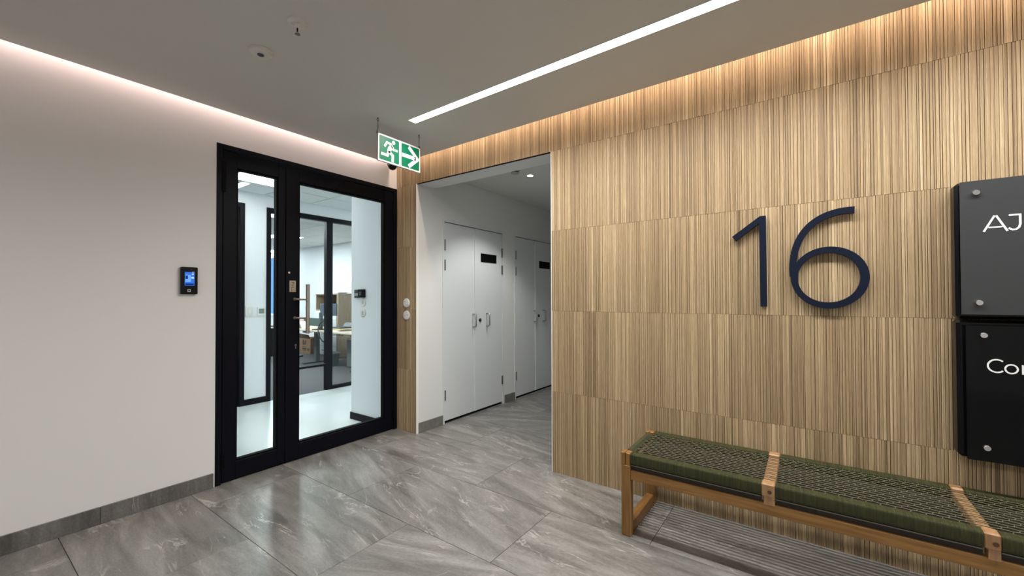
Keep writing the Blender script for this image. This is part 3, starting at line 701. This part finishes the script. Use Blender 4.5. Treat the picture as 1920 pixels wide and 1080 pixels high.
# ---- hanging exit sign
SX, SY0, SY1, SZ0, SZ1 = 0.839, -0.852, -0.451, 2.293, 2.493
es = thing('exit_sign', 'green and white hanging exit sign with running figure and arrow to the right', 'sign', (SX, -0.65, SZ0))
MB().bbox(SX-.012, SX, SY0, SY1, SZ0, SZ1, .001).build('back_plate', M_PLASTG, es)
MB().box(SX, SX+.0012, SY0+.002, SY1-.002, SZ0+.002, SZ1-.002).build('face', M_SIGNW, es)
def rrect(y0, y1, z0, z1, r, n=5):
    pts = []
    for cx_, cz_, a0 in ((y1-r, z1-r, 0), (y0+r, z1-r, 90), (y0+r, z0+r, 180), (y1-r, z0+r, 270)):
        for k in range(n+1):
            t = math.radians(a0+90*k/n); pts.append((cx_+r*math.cos(t), cz_+r*math.sin(t)))
    return pts
G1 = (SY0+.0125, SY0+.190, SZ0+.0125, SZ1-.0125); G2 = (SY0+.2115, SY1-.0125, SZ0+.0125, SZ1-.0125)
for g_ in (G1, G2):
    fixn(MB().prism(rrect(*g_, .010), lambda u, v: (SX+.0018, u, v), lambda u, v: (SX+.001, u, v)).build('green_panel', M_GREEN, es))
def pm(g_, x): return lambda u, v: (x, g_[0]+(g_[1]-g_[0])*u, g_[2]+(g_[3]-g_[2])*v)
fa, fb = pm(G1, SX+.0026), pm(G1, SX+.0016)
mn = MB()
mn.prism([(0.71+.082*math.cos(2*math.pi*k/20), .865+.082*math.sin(2*math.pi*k/20)) for k in range(20)], fa, fb)
mn.ribbon([(.615, .70), (.50, .52), (.455, .40)], [.17, .19, .17], fa, fb)
mn.ribbon([(.61, .755), (.37, .785), (.25, .58)], .095, fa, fb)
mn.ribbon([(.60, .74), (.70, .56), (.93, .555)], .095, fa, fb)
mn.ribbon([(.46, .44), (.40, .245), (.08, .25)], .115, fa, fb)
mn.ribbon([(.47, .42), (.665, .30), (.655, .02)], .125, fa, fb)
fixn(mn.build('running_figure', M_SIGNW, es))
fa, fb = pm(G2, SX+.0026), pm(G2, SX+.0016)
ar = MB().ribbon([(.03, .50), (.80, .50)], .165, fa, fb).ribbon([(.40, .93), (.90, .50), (.40, .07)], .165, fa, fb)
fixn(ar.build('arrow', M_SIGNW, es))
for yy in (SY0+.004, SY1-.008):
    MB().bbox(SX-.014, SX+.003, yy-.006, yy+.006, SZ1-.004, SZ1+.014, .001).build('clip', M_GMETAL, es)
    ch = MB()
    zt = HC-.022; n_ = 6; st = (zt-(SZ1+.012))/n_
    for k in range(n_):
        zc = SZ1+.012+st*(k+.5); pts = []
        for q in range(10):
            t = 2*math.pi*q/10; a_ = .0042*math.cos(t); b_ = (st*.66)*math.sin(t)
            pts.append((SX-.005+(a_ if k % 2 else 0), yy+(0 if k % 2 else a_), zc+b_))
        ch.tube(pts, .0011, 6, closed=True)
    ch.build('chain', M_STEELD, es)
    hk = MB().tube([(SX-.005, yy+.008*math.cos(2*math.pi*q/12), HC-.016+.008*math.sin(2*math.pi*q/12)) for q in range(12)], .0018, 6, closed=True)
    hk.cyl((SX-.005, yy, HC-.008), (SX-.005, yy, HC), .004, 10).build('ceiling_hook', M_GMETAL, es)

# ---- access reader on the white wall
RY0, RY1, RZ0, RZ1 = -1.763, -1.672, 1.329, 1.508
ar_ = thing('access_reader', 'black access reader with lit blue screen on the white wall beside the glazed door', 'access reader', (0, (RY0+RY1)/2, RZ0))
fixn(MB().prism(rrect(RY0, RY1, RZ0, RZ1, .006), lambda u, v: (.022, u, v), lambda u, v: (0, u, v)).build('housing', M_BPLAST, ar_))
sy0, sy1, sz0, sz1 = RY0+.020, RY0+.073, RZ0+.057, RZ0+.149
MB().box(.0215, .0226, sy0, sy1, sz0, sz1).build('screen', emit('screen_blue', (0.05, 0.22, 0.85), 0.24), ar_)
E1 = emit('screen_light_blue', (0.18, 0.46, 1.0), 0.27); E2 = emit('screen_dark_blue', (0.01, 0.03, 0.22), 0.25); E3 = emit('screen_white', (0.65, 0.80, 1.0), 0.25)
MB().box(.0222, .0229, sy0+.003, sy0+.033, sz0+.024, sz1-.022).build('screen_window', E1, ar_)
for q in ((.0225, .0232, sy0+.004, sy0+.017, sz0+.043, sz0+.066), (.0222, .0230, sy0+.003, sy1-.003, sz0+.004, sz0+.014), (.0222, .0229, sy0, sy1, sz1-.004, sz1)):
    MB().box(*q).build('screen_block', E2, ar_)
for q in ((.0222, .0229, sy0+.036, sy0+.050, sz0+.046, sz0+.058), (.0222, .0229, sy0+.038, sy0+.049, sz1-.020, sz1-.012), (.0222, .0230, sy0+.040, sy1-.002, sz1-.004, sz1-.001)):
    MB().box(*q).build('screen_icon', E3, ar_)
MB().lathe((.0215, RY0+.056, RZ1-.016), ((.003, 0), (.003, .001)), 'x', 14).build('lens', M_GMETAL, ar_)
MB().ribbon([(RY0+.037, RZ0+.017), (RY0+.050, RZ0+.017), (RY0+.050, RZ0+.031), (RY0+.037, RZ0+.031)], .0035, lambda u, v: (.0235, u, v), lambda u, v: (.021, u, v), closed=True).build('key_button', M_PLAST, ar_)

# ---- two round sockets on the wood strip
for z, lab in ((1.251, 'upper round white socket plate on the narrow wood strip'), (1.131, 'lower round white socket plate on the narrow wood strip')):
    o = thing('round_socket', lab, 'socket', (0.146, 0, z), 'round sockets beside the door')
    MB().lathe((0.146, 0.0, z), ((.040, -.0075), (.044, -.006), (.045, 0.0)), 'y', 32).build('cover_plate', M_PLAST, o)
    MB().lathe((0.146, 0.0, z), ((.030, -.0085), (.031, -.0070)), 'y', 28).build('insert', M_PLAST, o)
    for a_, b_ in (((-.018, .014), (.020, -.018)) if z > 1.2 else ((-.020, -.004), (.020, .004))):
        MB().lathe((0.146+a_, 0, z+b_), ((.0042, -.0092), (.0042, -.008)), 'y', 12).build('screw', M_GMETAL, o)

# ---- big numerals on the wood wall
F0 = lambda u, v: (u, -.030, v)
F1 = lambda u, v: (u, -.004, v)
n1 = MB().prism([(3.127, 1.247), (3.159, 1.247), (3.156, 1.750), (3.128, 1.750), (2.990, 1.647), (3.007, 1.622), (3.125, 1.711)], F0, F1)
for z in (1.33, 1.64): n1.cyl((3.142, -.004, z), (3.142, 0.004, z), .006, 10)
tag(fixn(n1.build('wall_numeral', M_NAVY)), 'large dark navy metal digit one on the ribbed wood wall', 'numeral', 'house number on the wood wall')
# six: stem curve then bowl
def bez(p0, p1, p2, p3, n):
    return [tuple((1-t)**3*a+3*(1-t)**2*t*b+3*(1-t)*t*t*c+t**3*d for a, b, c, d in zip(p0, p1, p2, p3)) for t in [i/n for i in range(n+1)]]
cxb, czb, rxb, rzb = 3.4285, 1.399, 0.1445, 0.1435
outer = bez((3.536, 1.736), (3.39, 1.748), (3.279, 1.65), (3.277, 1.45), 24)
bowl = [(cxb+rxb*math.cos(t), czb+rzb*math.sin(t)) for t in [math.pi*(1-0.02)+2*math.pi*k/56 for k in range(56)]]
wb = [.032+.003*math.cos(t) for t in [math.pi*(1-0.02)+2*math.pi*k/56 for k in range(56)]]
n6 = MB().ribbon(outer+[(3.2785, 1.41)], .0315, F0, F1).ribbon(bowl, wb, lambda u, v: (u, -.0298, v), F1, closed=True)
for u, v in ((3.30, 1.60), (3.43, 1.256), (3.573, 1.40)): n6.cyl((u, -.004, v), (u, 0.004, v), .006, 10)
tag(fixn(n6.build('wall_numeral', M_NAVY)), 'large dark navy metal digit six on the ribbed wood wall', 'numeral', 'house number on the wood wall')

# ---- two company sign boards at the right edge
def signboard(z0, z1, xl, mat, label, sc):
    s_ = thing('company_sign', label, 'sign', (4.45, 0, z0), 'company signs on the wood wall')
    MB().bbox(3.873, 5.05, -.078, -.0008, z0+.003, z1-.003, .012).build('sign_case', M_BOX, s_)
    MB().bbox(xl, 5.04, -.106, -.098, z0+.022 if z0 > 1 else z0+.004, z1-.006 if z0 > 1 else z1-.024, .001).build('acrylic_panel', mat, s_)
    for (x, z) in sc:
        for xx in (x, 9.0-x-.02):
            b = MB().lathe((xx, -.078, z), ((.006, 0), (.006, -.020), ), 'y', 14)
            b.lathe((xx, -.106, z), ((.0125, 0.0), (.0125, -.010), (.0105, -.013)), 'y', 22)
            fixn(b.build('standoff_bolt', M_CHROME, s_))
    return s_
sA = signboard(1.2, 1.803, 3.884, M_ACR1, 'upper charcoal company sign panel reading AJI at the right edge', ((3.931, 1.744), (3.935, 1.273)))
sB = signboard(0.597, 1.2, 3.894, M_ACR2, 'lower glossy black company sign panel reading Cor at the right edge', ((3.946, 1.135), (3.950, 0.660)))
f0 = lambda u, v: (u, -.1075, v)
f1 = lambda u, v: (u, -.1055, v)
t = .0068
A_ = MB().ribbon([(3.9525, 1.575), (3.984, 1.641)], t, f0, f1).ribbon([(4.0195, 1.5725), (3.988, 1.6405)], t, lambda u, v: (u, -.1076, v), f1).ribbon([(3.966, 1.592), (4.006, 1.5915)], t*.85, lambda u, v: (u, -.1074, v), f1)
fixn(A_.build('letter_a', M_LETTER, sA))
J_ = MB().ribbon([(4.0235, 1.6375), (4.0545, 1.6375), (4.0545, 1.598), (4.051, 1.585), (4.043, 1.577), (4.033, 1.5765), (4.0225, 1.584)], t, f0, f1)
fixn(J_.build('letter_j', M_LETTER, sA))
fixn(MB().ribbon([(4.069, 1.574), (4.069, 1.641)], t, f0, f1).build('letter_i', M_LETTER, sA))
def arcp(cx, cz, rx, rz, a0, a1, n): return [(cx+rx*math.cos(math.radians(a0+(a1-a0)*k/n)), cz+rz*math.sin(math.radians(a0+(a1-a0)*k/n))) for k in range(n+1)]
fixn(MB().ribbon(arcp(3.983, 1.008, .0255, .0265, 48, 312, 24), .0058, f0, f1).build('letter_c', M_LETTER, sB))
fixn(MB().ribbon(arcp(4.0235, .9985, .0172, .0180, 0, 345, 23), .0056, f0, f1, closed=True).build('letter_o', M_LETTER, sB))
fixn(MB().ribbon([(4.0545, .979), (4.0545, 1.018)], .0056, f0, f1).ribbon([(4.0545, 1.002), (4.058, 1.012), (4.067, 1.0165)], .0052, lambda u, v: (u, -.1074, v), f1).build('letter_r', M_LETTER, sB))

# ---- woven bench
BX0, BX1, BY0, BY1 = 2.497, 4.575, -0.496, -0.020
bn = thing('bench', 'teak bench with woven olive cord seat standing against the wood wall', 'bench', (3.53, -0.26, 0))
LW = 0.051
for lx in (BX0, BX1-LW):
    for (ya, yb) in ((BY0, BY0+.05), (BY1-.05, BY1)):
        g = MB().bbox(lx, lx+LW, ya, yb, 0.0, 0.386, .004)
        g.bbox(lx, lx+LW*.42, ya, yb, 0.386, 0.452, .002)         # finger joint at the head of the leg
        g.bbox(lx+LW*.44, lx+LW, ya+.002, yb-.002, 0.384, 0.452, .003)
        g.build('leg', M_TEAKZ, bn)
    MB().bbox(lx+.003, lx+LW-.001, BY0+.05, BY1-.05, 0.004, 0.066, .003).build('floor_rail', M_TEAKY, bn)
    MB().bbox(lx+.002, lx+LW-.002, BY0+.05, BY1-.05, 0.404, 0.450, .014).build('wrapped_end_rail', M_WRAPY, bn)
for ya, yb in ((BY0+.004, BY0+.034), (BY1-.034, BY1-.004)):
    MB().bbox(BX0+LW, BX1-LW, ya, yb, 0.310, 0.362, .003).build('side_rail', M_TEAKX, bn)
CR = ((3.159, 3.213), (3.849, 3.892))
secs = ((BX0+LW+.001, CR[0][0]-.001), (CR[0][1]+.001, CR[1][0]-.001), (CR[1][1]+.001, BX1-LW-.001))
def rrail(x0, x1, y0, y1, z0, z1, r):
    pts = rrect(y0, y1, z0, z1, r, 5); n = len(pts)
    vs = [(x0, a, b) for a, b in pts]+[(x1, a, b) for a, b in pts]
    m = MB(); m.add(vs, [(i, (i+1) % n, (i+1) % n+n, i+n) for i in range(n)], True)
    m.add(vs[:n], [tuple(range(n))]); m.add(vs[n:], [tuple(range(n))]); return m
for a, b in secs:
    fixn(rrail(a, b, BY0, BY0+.052, 0.392, 0.452, .012).build('wrapped_rail', M_WRAPX, bn))
    fixn(rrail(a, b, BY1-.052, BY1, 0.392, 0.452, .012).build('wrapped_rail', M_WRAPX, bn))
    for y_ in (BY0+.014, BY1-.044): MB().box(a, b, y_, y_+.030, 0.3625, 0.3915).build('gap_shade', M_GAPSHADE, bn)  # dark filler added for the shade in the rail gap
    for y_ in (BY0+.009, BY1-.012): MB().box(a, b, y_, y_+.003, 0.3845, 0.3885).build('rail_strip', M_RSTRIP, bn)  # thin grey strip below each wrapped rail
for a, b in CR:
    g = MB().bbox(a, b, BY0-.002, BY0+.050, 0.392, 0.4535, .006).bbox(a+.010, b-.002, BY0, BY0+.046, 0.355, 0.400, .003)
    g.bbox(a, b, BY1-.050, BY1+.002, 0.392, 0.4535, .006).bbox(a+.010, b-.002, BY1-.046, BY1, 0.355, 0.400, .003)
    g.bbox(a+.002, b-.002, BY0+.05, BY1-.05, 0.402, 0.436, .003)
    cb = g.build('crosspiece', M_TEAKL, bn); cb['label'] = 'pale teak crosspiece'
    MB().lathe(((a+b)/2+.006, BY0-.002, 0.417), ((.0085, 0), (.0085, -.0006)), 'y', 20).build('plug', M_PLUG, cb)
# woven net: long cords with short staggered links, two layers
NR = 15; yA, yB = BY0+.052, BY1-.052
def net(z, mat, shift, name, rad):
    for si, (a, b) in enumerate(secs):
        xa = a+(LW*0-.004 if si else 0.0) ; xb = b
        m = MB(); pit = .044; nn = max(2, int(round((b-a)/pit))); pit = (b-a)/nn
        ys = [yA+(yB-yA)*(i+.5)/NR for i in range(NR)]
        for i, y in enumerate(ys):
            pts = []
            ends = y+(.006 if i % 2 == 0 else -.006)
            for k in range(2*nn+1):
                x = a+pit*k/2
                ph = (k+i+shift) % 2
                dy = .0030*(1 if ph == 0 else -1)
                yy = y+dy
                if (k == 0 and si == 0): yy = ends
                pts.append((x, yy, z))
            if si < 2: pts.append((CR[si][1], pts[-1][1], z))      # runs over the crosspiece
            m.tube(pts, rad, 5, cap=False)
        for i in range(NR-1):
            for k in range(nn+1):
                x = a+pit*(k+.5*((i+shift) % 2))
                if x > b-.002 or x < a+.002: continue
                m.tube([(x-.004, ys[i]-.001, z-.001), (x+.004, ys[i+1]+.001, z-.001)], rad*.8, 5, cap=False)
        for k in range(nn*2):
            x = a+pit*(k+.5)/2
            m.tube([(x, yA-.004, z+.001), (x+.003*(-1)**k, ys[0], z)], rad, 4, cap=False)
            m.tube([(x, yB+.004, z+.001), (x+.003*(-1)**k, ys[-1], z)], rad, 4, cap=False)
        o = m.build(name, mat, bn); o['kind'] = 'stuff'
net(0.4415, M_CORD, 0, 'woven_seat', .0019)
# second layer of lengthwise cords, under the rails, shade painted in as darker colour
for si, (a, b) in enumerate(secs):
    m = MB()
    for i in range(NR):
        y = yA+(yB-yA)*(i+.5)/NR+.008
        m.tube([(a, y, .400), (b, y, .400)], .0058, 6, cap=False)
    o = m.build('lower_weave', M_CORDSHADE, bn); o['kind'] = 'stuff'

# ================================================================== OFFICE THINGS (seen through the glass)
p = thing('keypad', 'small dark access keypad on the white column behind the door', 'keypad', (-0.51, -0.06, 1.30))
MB().bbox(-0.600, -0.515, -.082, -.060, 1.302, 1.390, .003).build('housing', M_GMETAL, p)
MB().bbox(-0.590, -0.530, -.084, -.082, 1.325, 1.350, .0005).build('display', M_PLASTG, p)
p = thing('door_release', 'black door release box beside the keypad on the column', 'door release', (-0.465, -0.06, 1.30))
MB().bbox(-0.510, -0.430, -.100, -.060, 1.305, 1.392, .003).build('housing', M_BPLAST, p)
MB().bbox(-0.490, -0.450, -.103, -.100, 1.330, 1.365, .001).build('button', M_GMETAL, p)
for z, lab in ((1.254, 'upper round white socket on the white column'), (1.145, 'lower round white socket on the white column')):
    o = thing('round_socket', lab, 'socket', (-0.469, -.06, z), 'round sockets on the column')
    MB().lathe((-0.469, -.06, z), ((.040, -.007), (.045, -.005), (.045, 0)), 'y', 26).build('cover_plate', M_PLAST, o)
    MB().bbox(-0.476, -0.462, -.0685, -.066, z-.018, z+.018, .0005).build('insert', M_PLASTG, o)
p = thing('light_switch', 'white square light switch on the corridor wall', 'light switch', (XW, -0.448, 1.08))
MB().bbox(XW, XW+.010, -0.490, -0.408, 1.080, 1.210, .002).build('switch_plate', M_PLAST, p)
MB().bbox(XW+.010, XW+.016, -0.462, -0.424, 1.110, 1.180, .002).build('rocker', M_PLAST, p)
p = thing('thermostat', 'white thermostat with grey display on the corridor wall', 'thermostat', (XW, -0.311, 1.08))
MB().bbox(XW, XW+.018, -0.356, -0.266, 1.085, 1.195, .003).build('housing', M_PLAST, p)
MB().bbox(XW+.018, XW+.0195, -0.343, -0.279, 1.112, 1.172, .0005).build('display', M_LCD, p)
# storage cabinet
cb = thing('storage_cabinet', 'grey oak cabinet with open top shelf and white drawers at the office back wall', 'cabinet', (-5.38, 2.68, 0))
ca = MB().box(-5.845, -5.825, 2.43, 2.94, 0, 1.375).box(-4.995, -4.93, 2.42, 2.94, 0, 1.375).box(-5.845, -4.93, 2.42, 2.94, 1.375, 1.40).box(-5.825, -4.995, 2.43, 2.94, 1.020, 1.045).box(-5.825, -4.995, 2.45, 2.94, 0, 0.04)
ca.build('carcass', M_OAK, cb)
MB().box(-5.825, -4.995, 2.92, 2.94, 0.04, 1.375).build('back_panel', M_BROWN, cb)
zz = [0.04, 0.235, 0.43, 0.625, 0.82, 1.018]
for k in range(5):
    d_ = MB().bbox(-5.835, -4.997, 2.410, 2.429, zz[k]+.003, zz[k+1]-.003, .002).build('drawer', M_LAM, cb)
    MB().bbox(-5.56, -5.40, 2.395, 2.41, (zz[k]+zz[k+1])/2-.012, (zz[k]+zz[k+1])/2+.004, .002).build('handle', M_STEELD, d_)
p = thing('paper_pile', 'loose pile of white papers lying on top of the oak cabinet', 'papers', (-5.2, 2.6, 1.40))
for k, (a, b, c_) in enumerate(((-5.30, 2.44, .18), (-5.27, 2.46, -.12), (-5.22, 2.47, .30), (-5.25, 2.45, .05))):
    mm = MB().box(-.16, .16, -.11, .11, 0, .008); R_ = Matrix.Rotation(c_, 4, 'Z')
    mm.v = [tuple(R_ @ Vector(v)+Vector((a+.08, b+.14, 1.40+.009*k))) for v in mm.v]
    mm.build('sheet', M_PAPER, p)
# desk
DZ = 0.69
dk = thing('desk', 'long pale wood desk with dark metal legs in the office', 'desk', (-4.4, 1.85, 0))
MB().bbox(-6.0, -3.0, 1.50, 2.20, DZ-.028, DZ, .002).build('desktop', M_OAKX, dk)
for x in (-5.85, -4.75, -3.15):
    MB().bbox(x-.04, x+.04, 1.80, 1.88, .03, DZ-.07, .003).bbox(x-.04, x+.04, 1.56, 2.12, 0, .03, .003).bbox(x-.03, x+.03, 1.56, 2.12, DZ-.07, DZ-.028, .003).build('leg', M_GMETAL, dk)
MB().bbox(-5.85, -3.15, 1.82, 1.86, DZ-.075, DZ-.03, .003).build('crossbar', M_GMETAL, dk)
tr = MB()
for k in range(4): tr.tube([(-3.95+.09*k, 1.70, DZ-.03), (-3.93+.09*k, 1.70, DZ-.085), (-3.89+.09*k, 1.70, DZ-.085), (-3.87+.09*k, 1.70, DZ-.03)], .006, 6)
tr.build('cable_tray', M_GMETAL, dk)
p = thing('pedestal', 'grey desk pedestal with pale top under the right end of the desk', 'pedestal', (-3.48, 2.0, 0))
MB().bbox(-3.695, -3.28, 1.83, 2.18, 0.02, 0.52, .003).build('body', M_GREYG, p)
MB().bbox(-3.70, -3.275, 1.825, 2.18, 0.52, 0.548, .003).build('top', M_OAKX, p)
MB().bbox(-3.55, -3.42, 1.815, 1.83, 0.40, 0.415, .001).build('handle', M_STEELD, p)
# monitor seen from behind, cable, laptop, folder, papers
mo = thing('monitor', 'dark monitor turned away on a stand on the desk', 'monitor', (-4.22, 1.78, DZ))
R_ = Matrix.Translation((-4.22, 1.78, 0)) @ Matrix.Rotation(math.radians(28), 4, 'Z')
def rot(mb): mb.v = [tuple(R_ @ Vector(v)) for v in mb.v]; return mb
rot(MB().bbox(-.17, .17, -.022, .022, 0.955, 1.19, .006)).build('screen_shell', plain('slate_plastic', (0.085, 0.105, 0.135), 0.45), mo)
rot(MB().bbox(-.19, -.14, -.03, .03, DZ+.015, 1.02, .006).bbox(-.09, -.02, -.015, .045, 0.80, 1.0, .006)).build('stand', M_GMETAL, mo)
rot(MB().bbox(-.28, .06, -.12, .12, DZ, DZ+.014, .004)).build('foot', M_BPLAST, mo)
cbv = MB().tube(bez((-3.98, 1.57, .88), (-4.03, 1.41, .86), (-3.95, 1.38, .60), (-3.72, 1.38, .52), 20), .012, 8)
tag(cbv.build('cable', M_BPLAST), 'thick black cable looping from the monitor over the desk edge', 'cable')
lp = thing('laptop', 'dark laptop lying on papers at the right end of the desk', 'laptop', (-3.95, 1.8, DZ))
MB().bbox(-4.04, -3.72, 1.70, 1.95, DZ+.045, DZ+.062, .004).build('base', M_GMETAL, lp)
fixn(MB().prism([(1.95, DZ+.062), (2.02, DZ+.135), (2.03, DZ+.130), (1.962, DZ+.055)], lambda u, v: (-4.03, u, v), lambda u, v: (-3.73, u, v)).build('lid', M_GMETAL, lp))
tag(MB().bbox(-3.98, -3.60, 1.64, 1.92, DZ+.012, DZ+.040, .003).build('folder', M_BUFF), 'buff folder under the laptop on the desk', 'folder')
tag(MB().bbox(-4.06, -3.66, 1.60, 1.98, DZ, DZ+.011, .002).build('paper_pad', M_PAPER), 'white pad of papers under the buff folder on the desk', 'papers')
ch = thing('office_chair', 'grey office chair with rounded back behind the right end of the desk', 'chair', (-3.62, 2.42, 0))
bk = MB(); 
prof = [(-3.86, .56), (-3.88, .80), (-3.84, .90), (-3.76, .93), (-3.56, .92), (-3.48, .86), (-3.44, .70), (-3.46, .56)]
fixn(bk.prism(prof, lambda u, v: (u, 2.30+.06*(v-.56), v), lambda u, v: (u, 2.335+.06*(v-.56), v)).build('backrest', M_GREYG, ch))
MB().bbox(-3.88, -3.42, 2.335, 2.76, .44, .50, .02).build('seat', M_GMETAL, ch)
st = MB().cyl((-3.65, 2.52, .08), (-3.65, 2.52, .44), .025, 12)
for k in range(5):
    t = 2*math.pi*k/5+.3; st.tube([(-3.65, 2.52, .10), (-3.65+.27*math.cos(t), 2.52+.27*math.sin(t), .07)], .018, 8)
st.build('base', M_BPLAST, ch)
for k in range(5):
    t = 2*math.pi*k/5+.3; MB().lathe((-3.65+.27*math.cos(t), 2.52+.27*math.sin(t)-.015, .03), ((.03, 0), (.03, .03)), 'y', 14).build('castor', M_BPLAST, ch)
# stuff at the left end of the desk
p = thing('desk_screen', 'dark green desk divider at the left end of the desk', 'desk divider', (-5.5, 2.2, DZ))
MB().bbox(-5.95, -5.12, 2.205, 2.225, DZ, DZ+.17, .003).build('panel', plain('dark_green_felt', (0.05, 0.085, 0.08), 0.9), p)
MB().bbox(-5.12, -5.10, 2.20, 2.23, DZ, DZ+.23, .003).build('end_post', M_GMETAL, p)
def tri(name, x, y, ww, hh, mat, label, cat, rz=0):
    m = MB(); f0_ = lambda u, v: (x+u, y-.06, DZ+v); f1_ = lambda u, v: (x+u, y+.06, DZ+v)
    m.ribbon([(-ww/2, .003), (0, hh), (ww/2, .003)], .008, f0_, f1_)
    return tag(fixn(m.build(name, mat)), label, cat)
tri('tent_card', -4.98, 1.66, .20, .14, M_PAPER, 'folded white tent card on the desk right of the pull handle', 'card')
p = thing('paper_stack', 'stack of pink and white papers at the left end of the desk', 'papers', (-5.4, 1.75, DZ))
MB().bbox(-5.75, -5.22, 1.62, 1.90, DZ, DZ+.035, .002).build('dark_binder', M_GMETAL, p)
fixn(MB().prism([(-5.70, DZ+.035), (-5.30, DZ+.14), (-5.28, DZ+.105), (-5.62, DZ+.035)], lambda u, v: (u, 1.66, v), lambda u, v: (u, 1.86, v)).build('pink_sheet', M_PINK, p))['label'] = 'pink sheet'
fixn(MB().prism([(-5.60, DZ+.036), (-5.27, DZ+.095), (-5.23, DZ+.050), (-5.30, DZ+.036)], lambda u, v: (u, 1.64, v), lambda u, v: (u, 1.84, v)).build('white_sheet', M_PAPER, p))
# cardboard box, bin, black chair piece
bx = thing('cardboard_box', 'open brown cardboard box on the carpet under the desk', 'box', (-6.25, 2.6, 0))
MB().box(-6.60, -6.06, 2.42, 2.44, 0, .35).box(-6.60, -6.06, 2.78, 2.80, 0, .35).box(-6.08, -6.06, 2.44, 2.78, 0, .35).box(-6.60, -6.58, 2.44, 2.78, 0, .35).box(-6.58, -6.08, 2.44, 2.78, 0, .02).build('carton', M_CARD, bx)
fixn(MB().add([(-6.58, 2.43, .35), (-6.08, 2.43, .35), (-6.04, 2.36, .45), (-6.58, 2.37, .47), (-6.58, 2.436, .35), (-6.08, 2.436, .35), (-6.04, 2.366, .452), (-6.58, 2.376, .472)], [(0, 1, 2, 3), (7, 6, 5, 4), (0, 4, 5, 1), (1, 5, 6, 2), (2, 6, 7, 3), (3, 7, 4, 0)]).build('flap', M_CARDD, bx))
fixn(MB().add([(-6.07, 2.44, .35), (-6.07, 2.78, .35), (-5.92, 2.76, .41), (-5.90, 2.44, .40), (-6.064, 2.44, .35), (-6.064, 2.78, .35), (-5.92, 2.76, .416), (-5.90, 2.44, .406)], [(0, 1, 2, 3), (7, 6, 5, 4), (0, 4, 5, 1), (1, 5, 6, 2), (2, 6, 7, 3), (3, 7, 4, 0)]).build('flap', M_CARD, bx))
g = MB()
for (a, b, c_, d_) in ((-6.40, -6.36, .20, .31), (-6.34, -6.31, .20, .28), (-6.29, -6.26, .21, .31), (-6.42, -6.24, .150, .162), (-6.42, -6.24, .09, .125), (-6.19, -6.16, .07, .13), (-6.14, -6.11, .07, .13), (-6.42, -6.26, .065, .075)):
    g.box(a, b, 2.4185, 2.42, c_, d_)
g.build('print_marks', M_INK, bx)
bi = thing('waste_bin', 'grey plastic waste bin on the carpet in front of the desk', 'bin', (-4.11, 1.78, 0))
f = MB(); n_ = 4
def frus(m, x0, x1, y0, y1, z0, z1, gx):
    vs = [(x0+gx, y0+gx, z0), (x1-gx, y0+gx, z0), (x1-gx, y1-gx, z0), (x0+gx, y1-gx, z0), (x0, y0, z1), (x1, y0, z1), (x1, y1, z1), (x0, y1, z1)]
    return m.add(vs, [(3, 2, 1, 0), (0, 1, 5, 4), (1, 2, 6, 5), (2, 3, 7, 6), (3, 0, 4, 7)])
fixn(frus(MB(), -4.22, -4.00, 1.68, 1.88, 0, .245, .025).build('bucket', M_GREYG, bi))
MB().bbox(-4.23, -3.99, 1.67, 1.69, .235, .262, .004).bbox(-4.23, -3.99, 1.87, 1.89, .235, .262, .004).bbox(-4.23, -4.21, 1.69, 1.87, .235, .262, .004).bbox(-4.01, -3.99, 1.69, 1.87, .235, .262, .004).build('rim', M_PLASTG, bi)
p = thing('tall_desk_panel', 'black panel of a second desk seen through the narrow door leaf', 'desk', (-6.23, 1.55, 0))
MB().bbox(-6.26, -6.225, 1.10, 1.675, 0.02, .70, .003).build('side_panel', M_BPLAST, p)
MB().bbox(-6.9, -6.20, 1.05, 1.44, .70, .728, .003).build('desktop', M_OAKX, p)
MB().bbox(-6.26, -6.225, 1.06, 1.10, 0, .70, .003).build('leg', M_GMETAL, p)
bpy.context.view_layer.update()
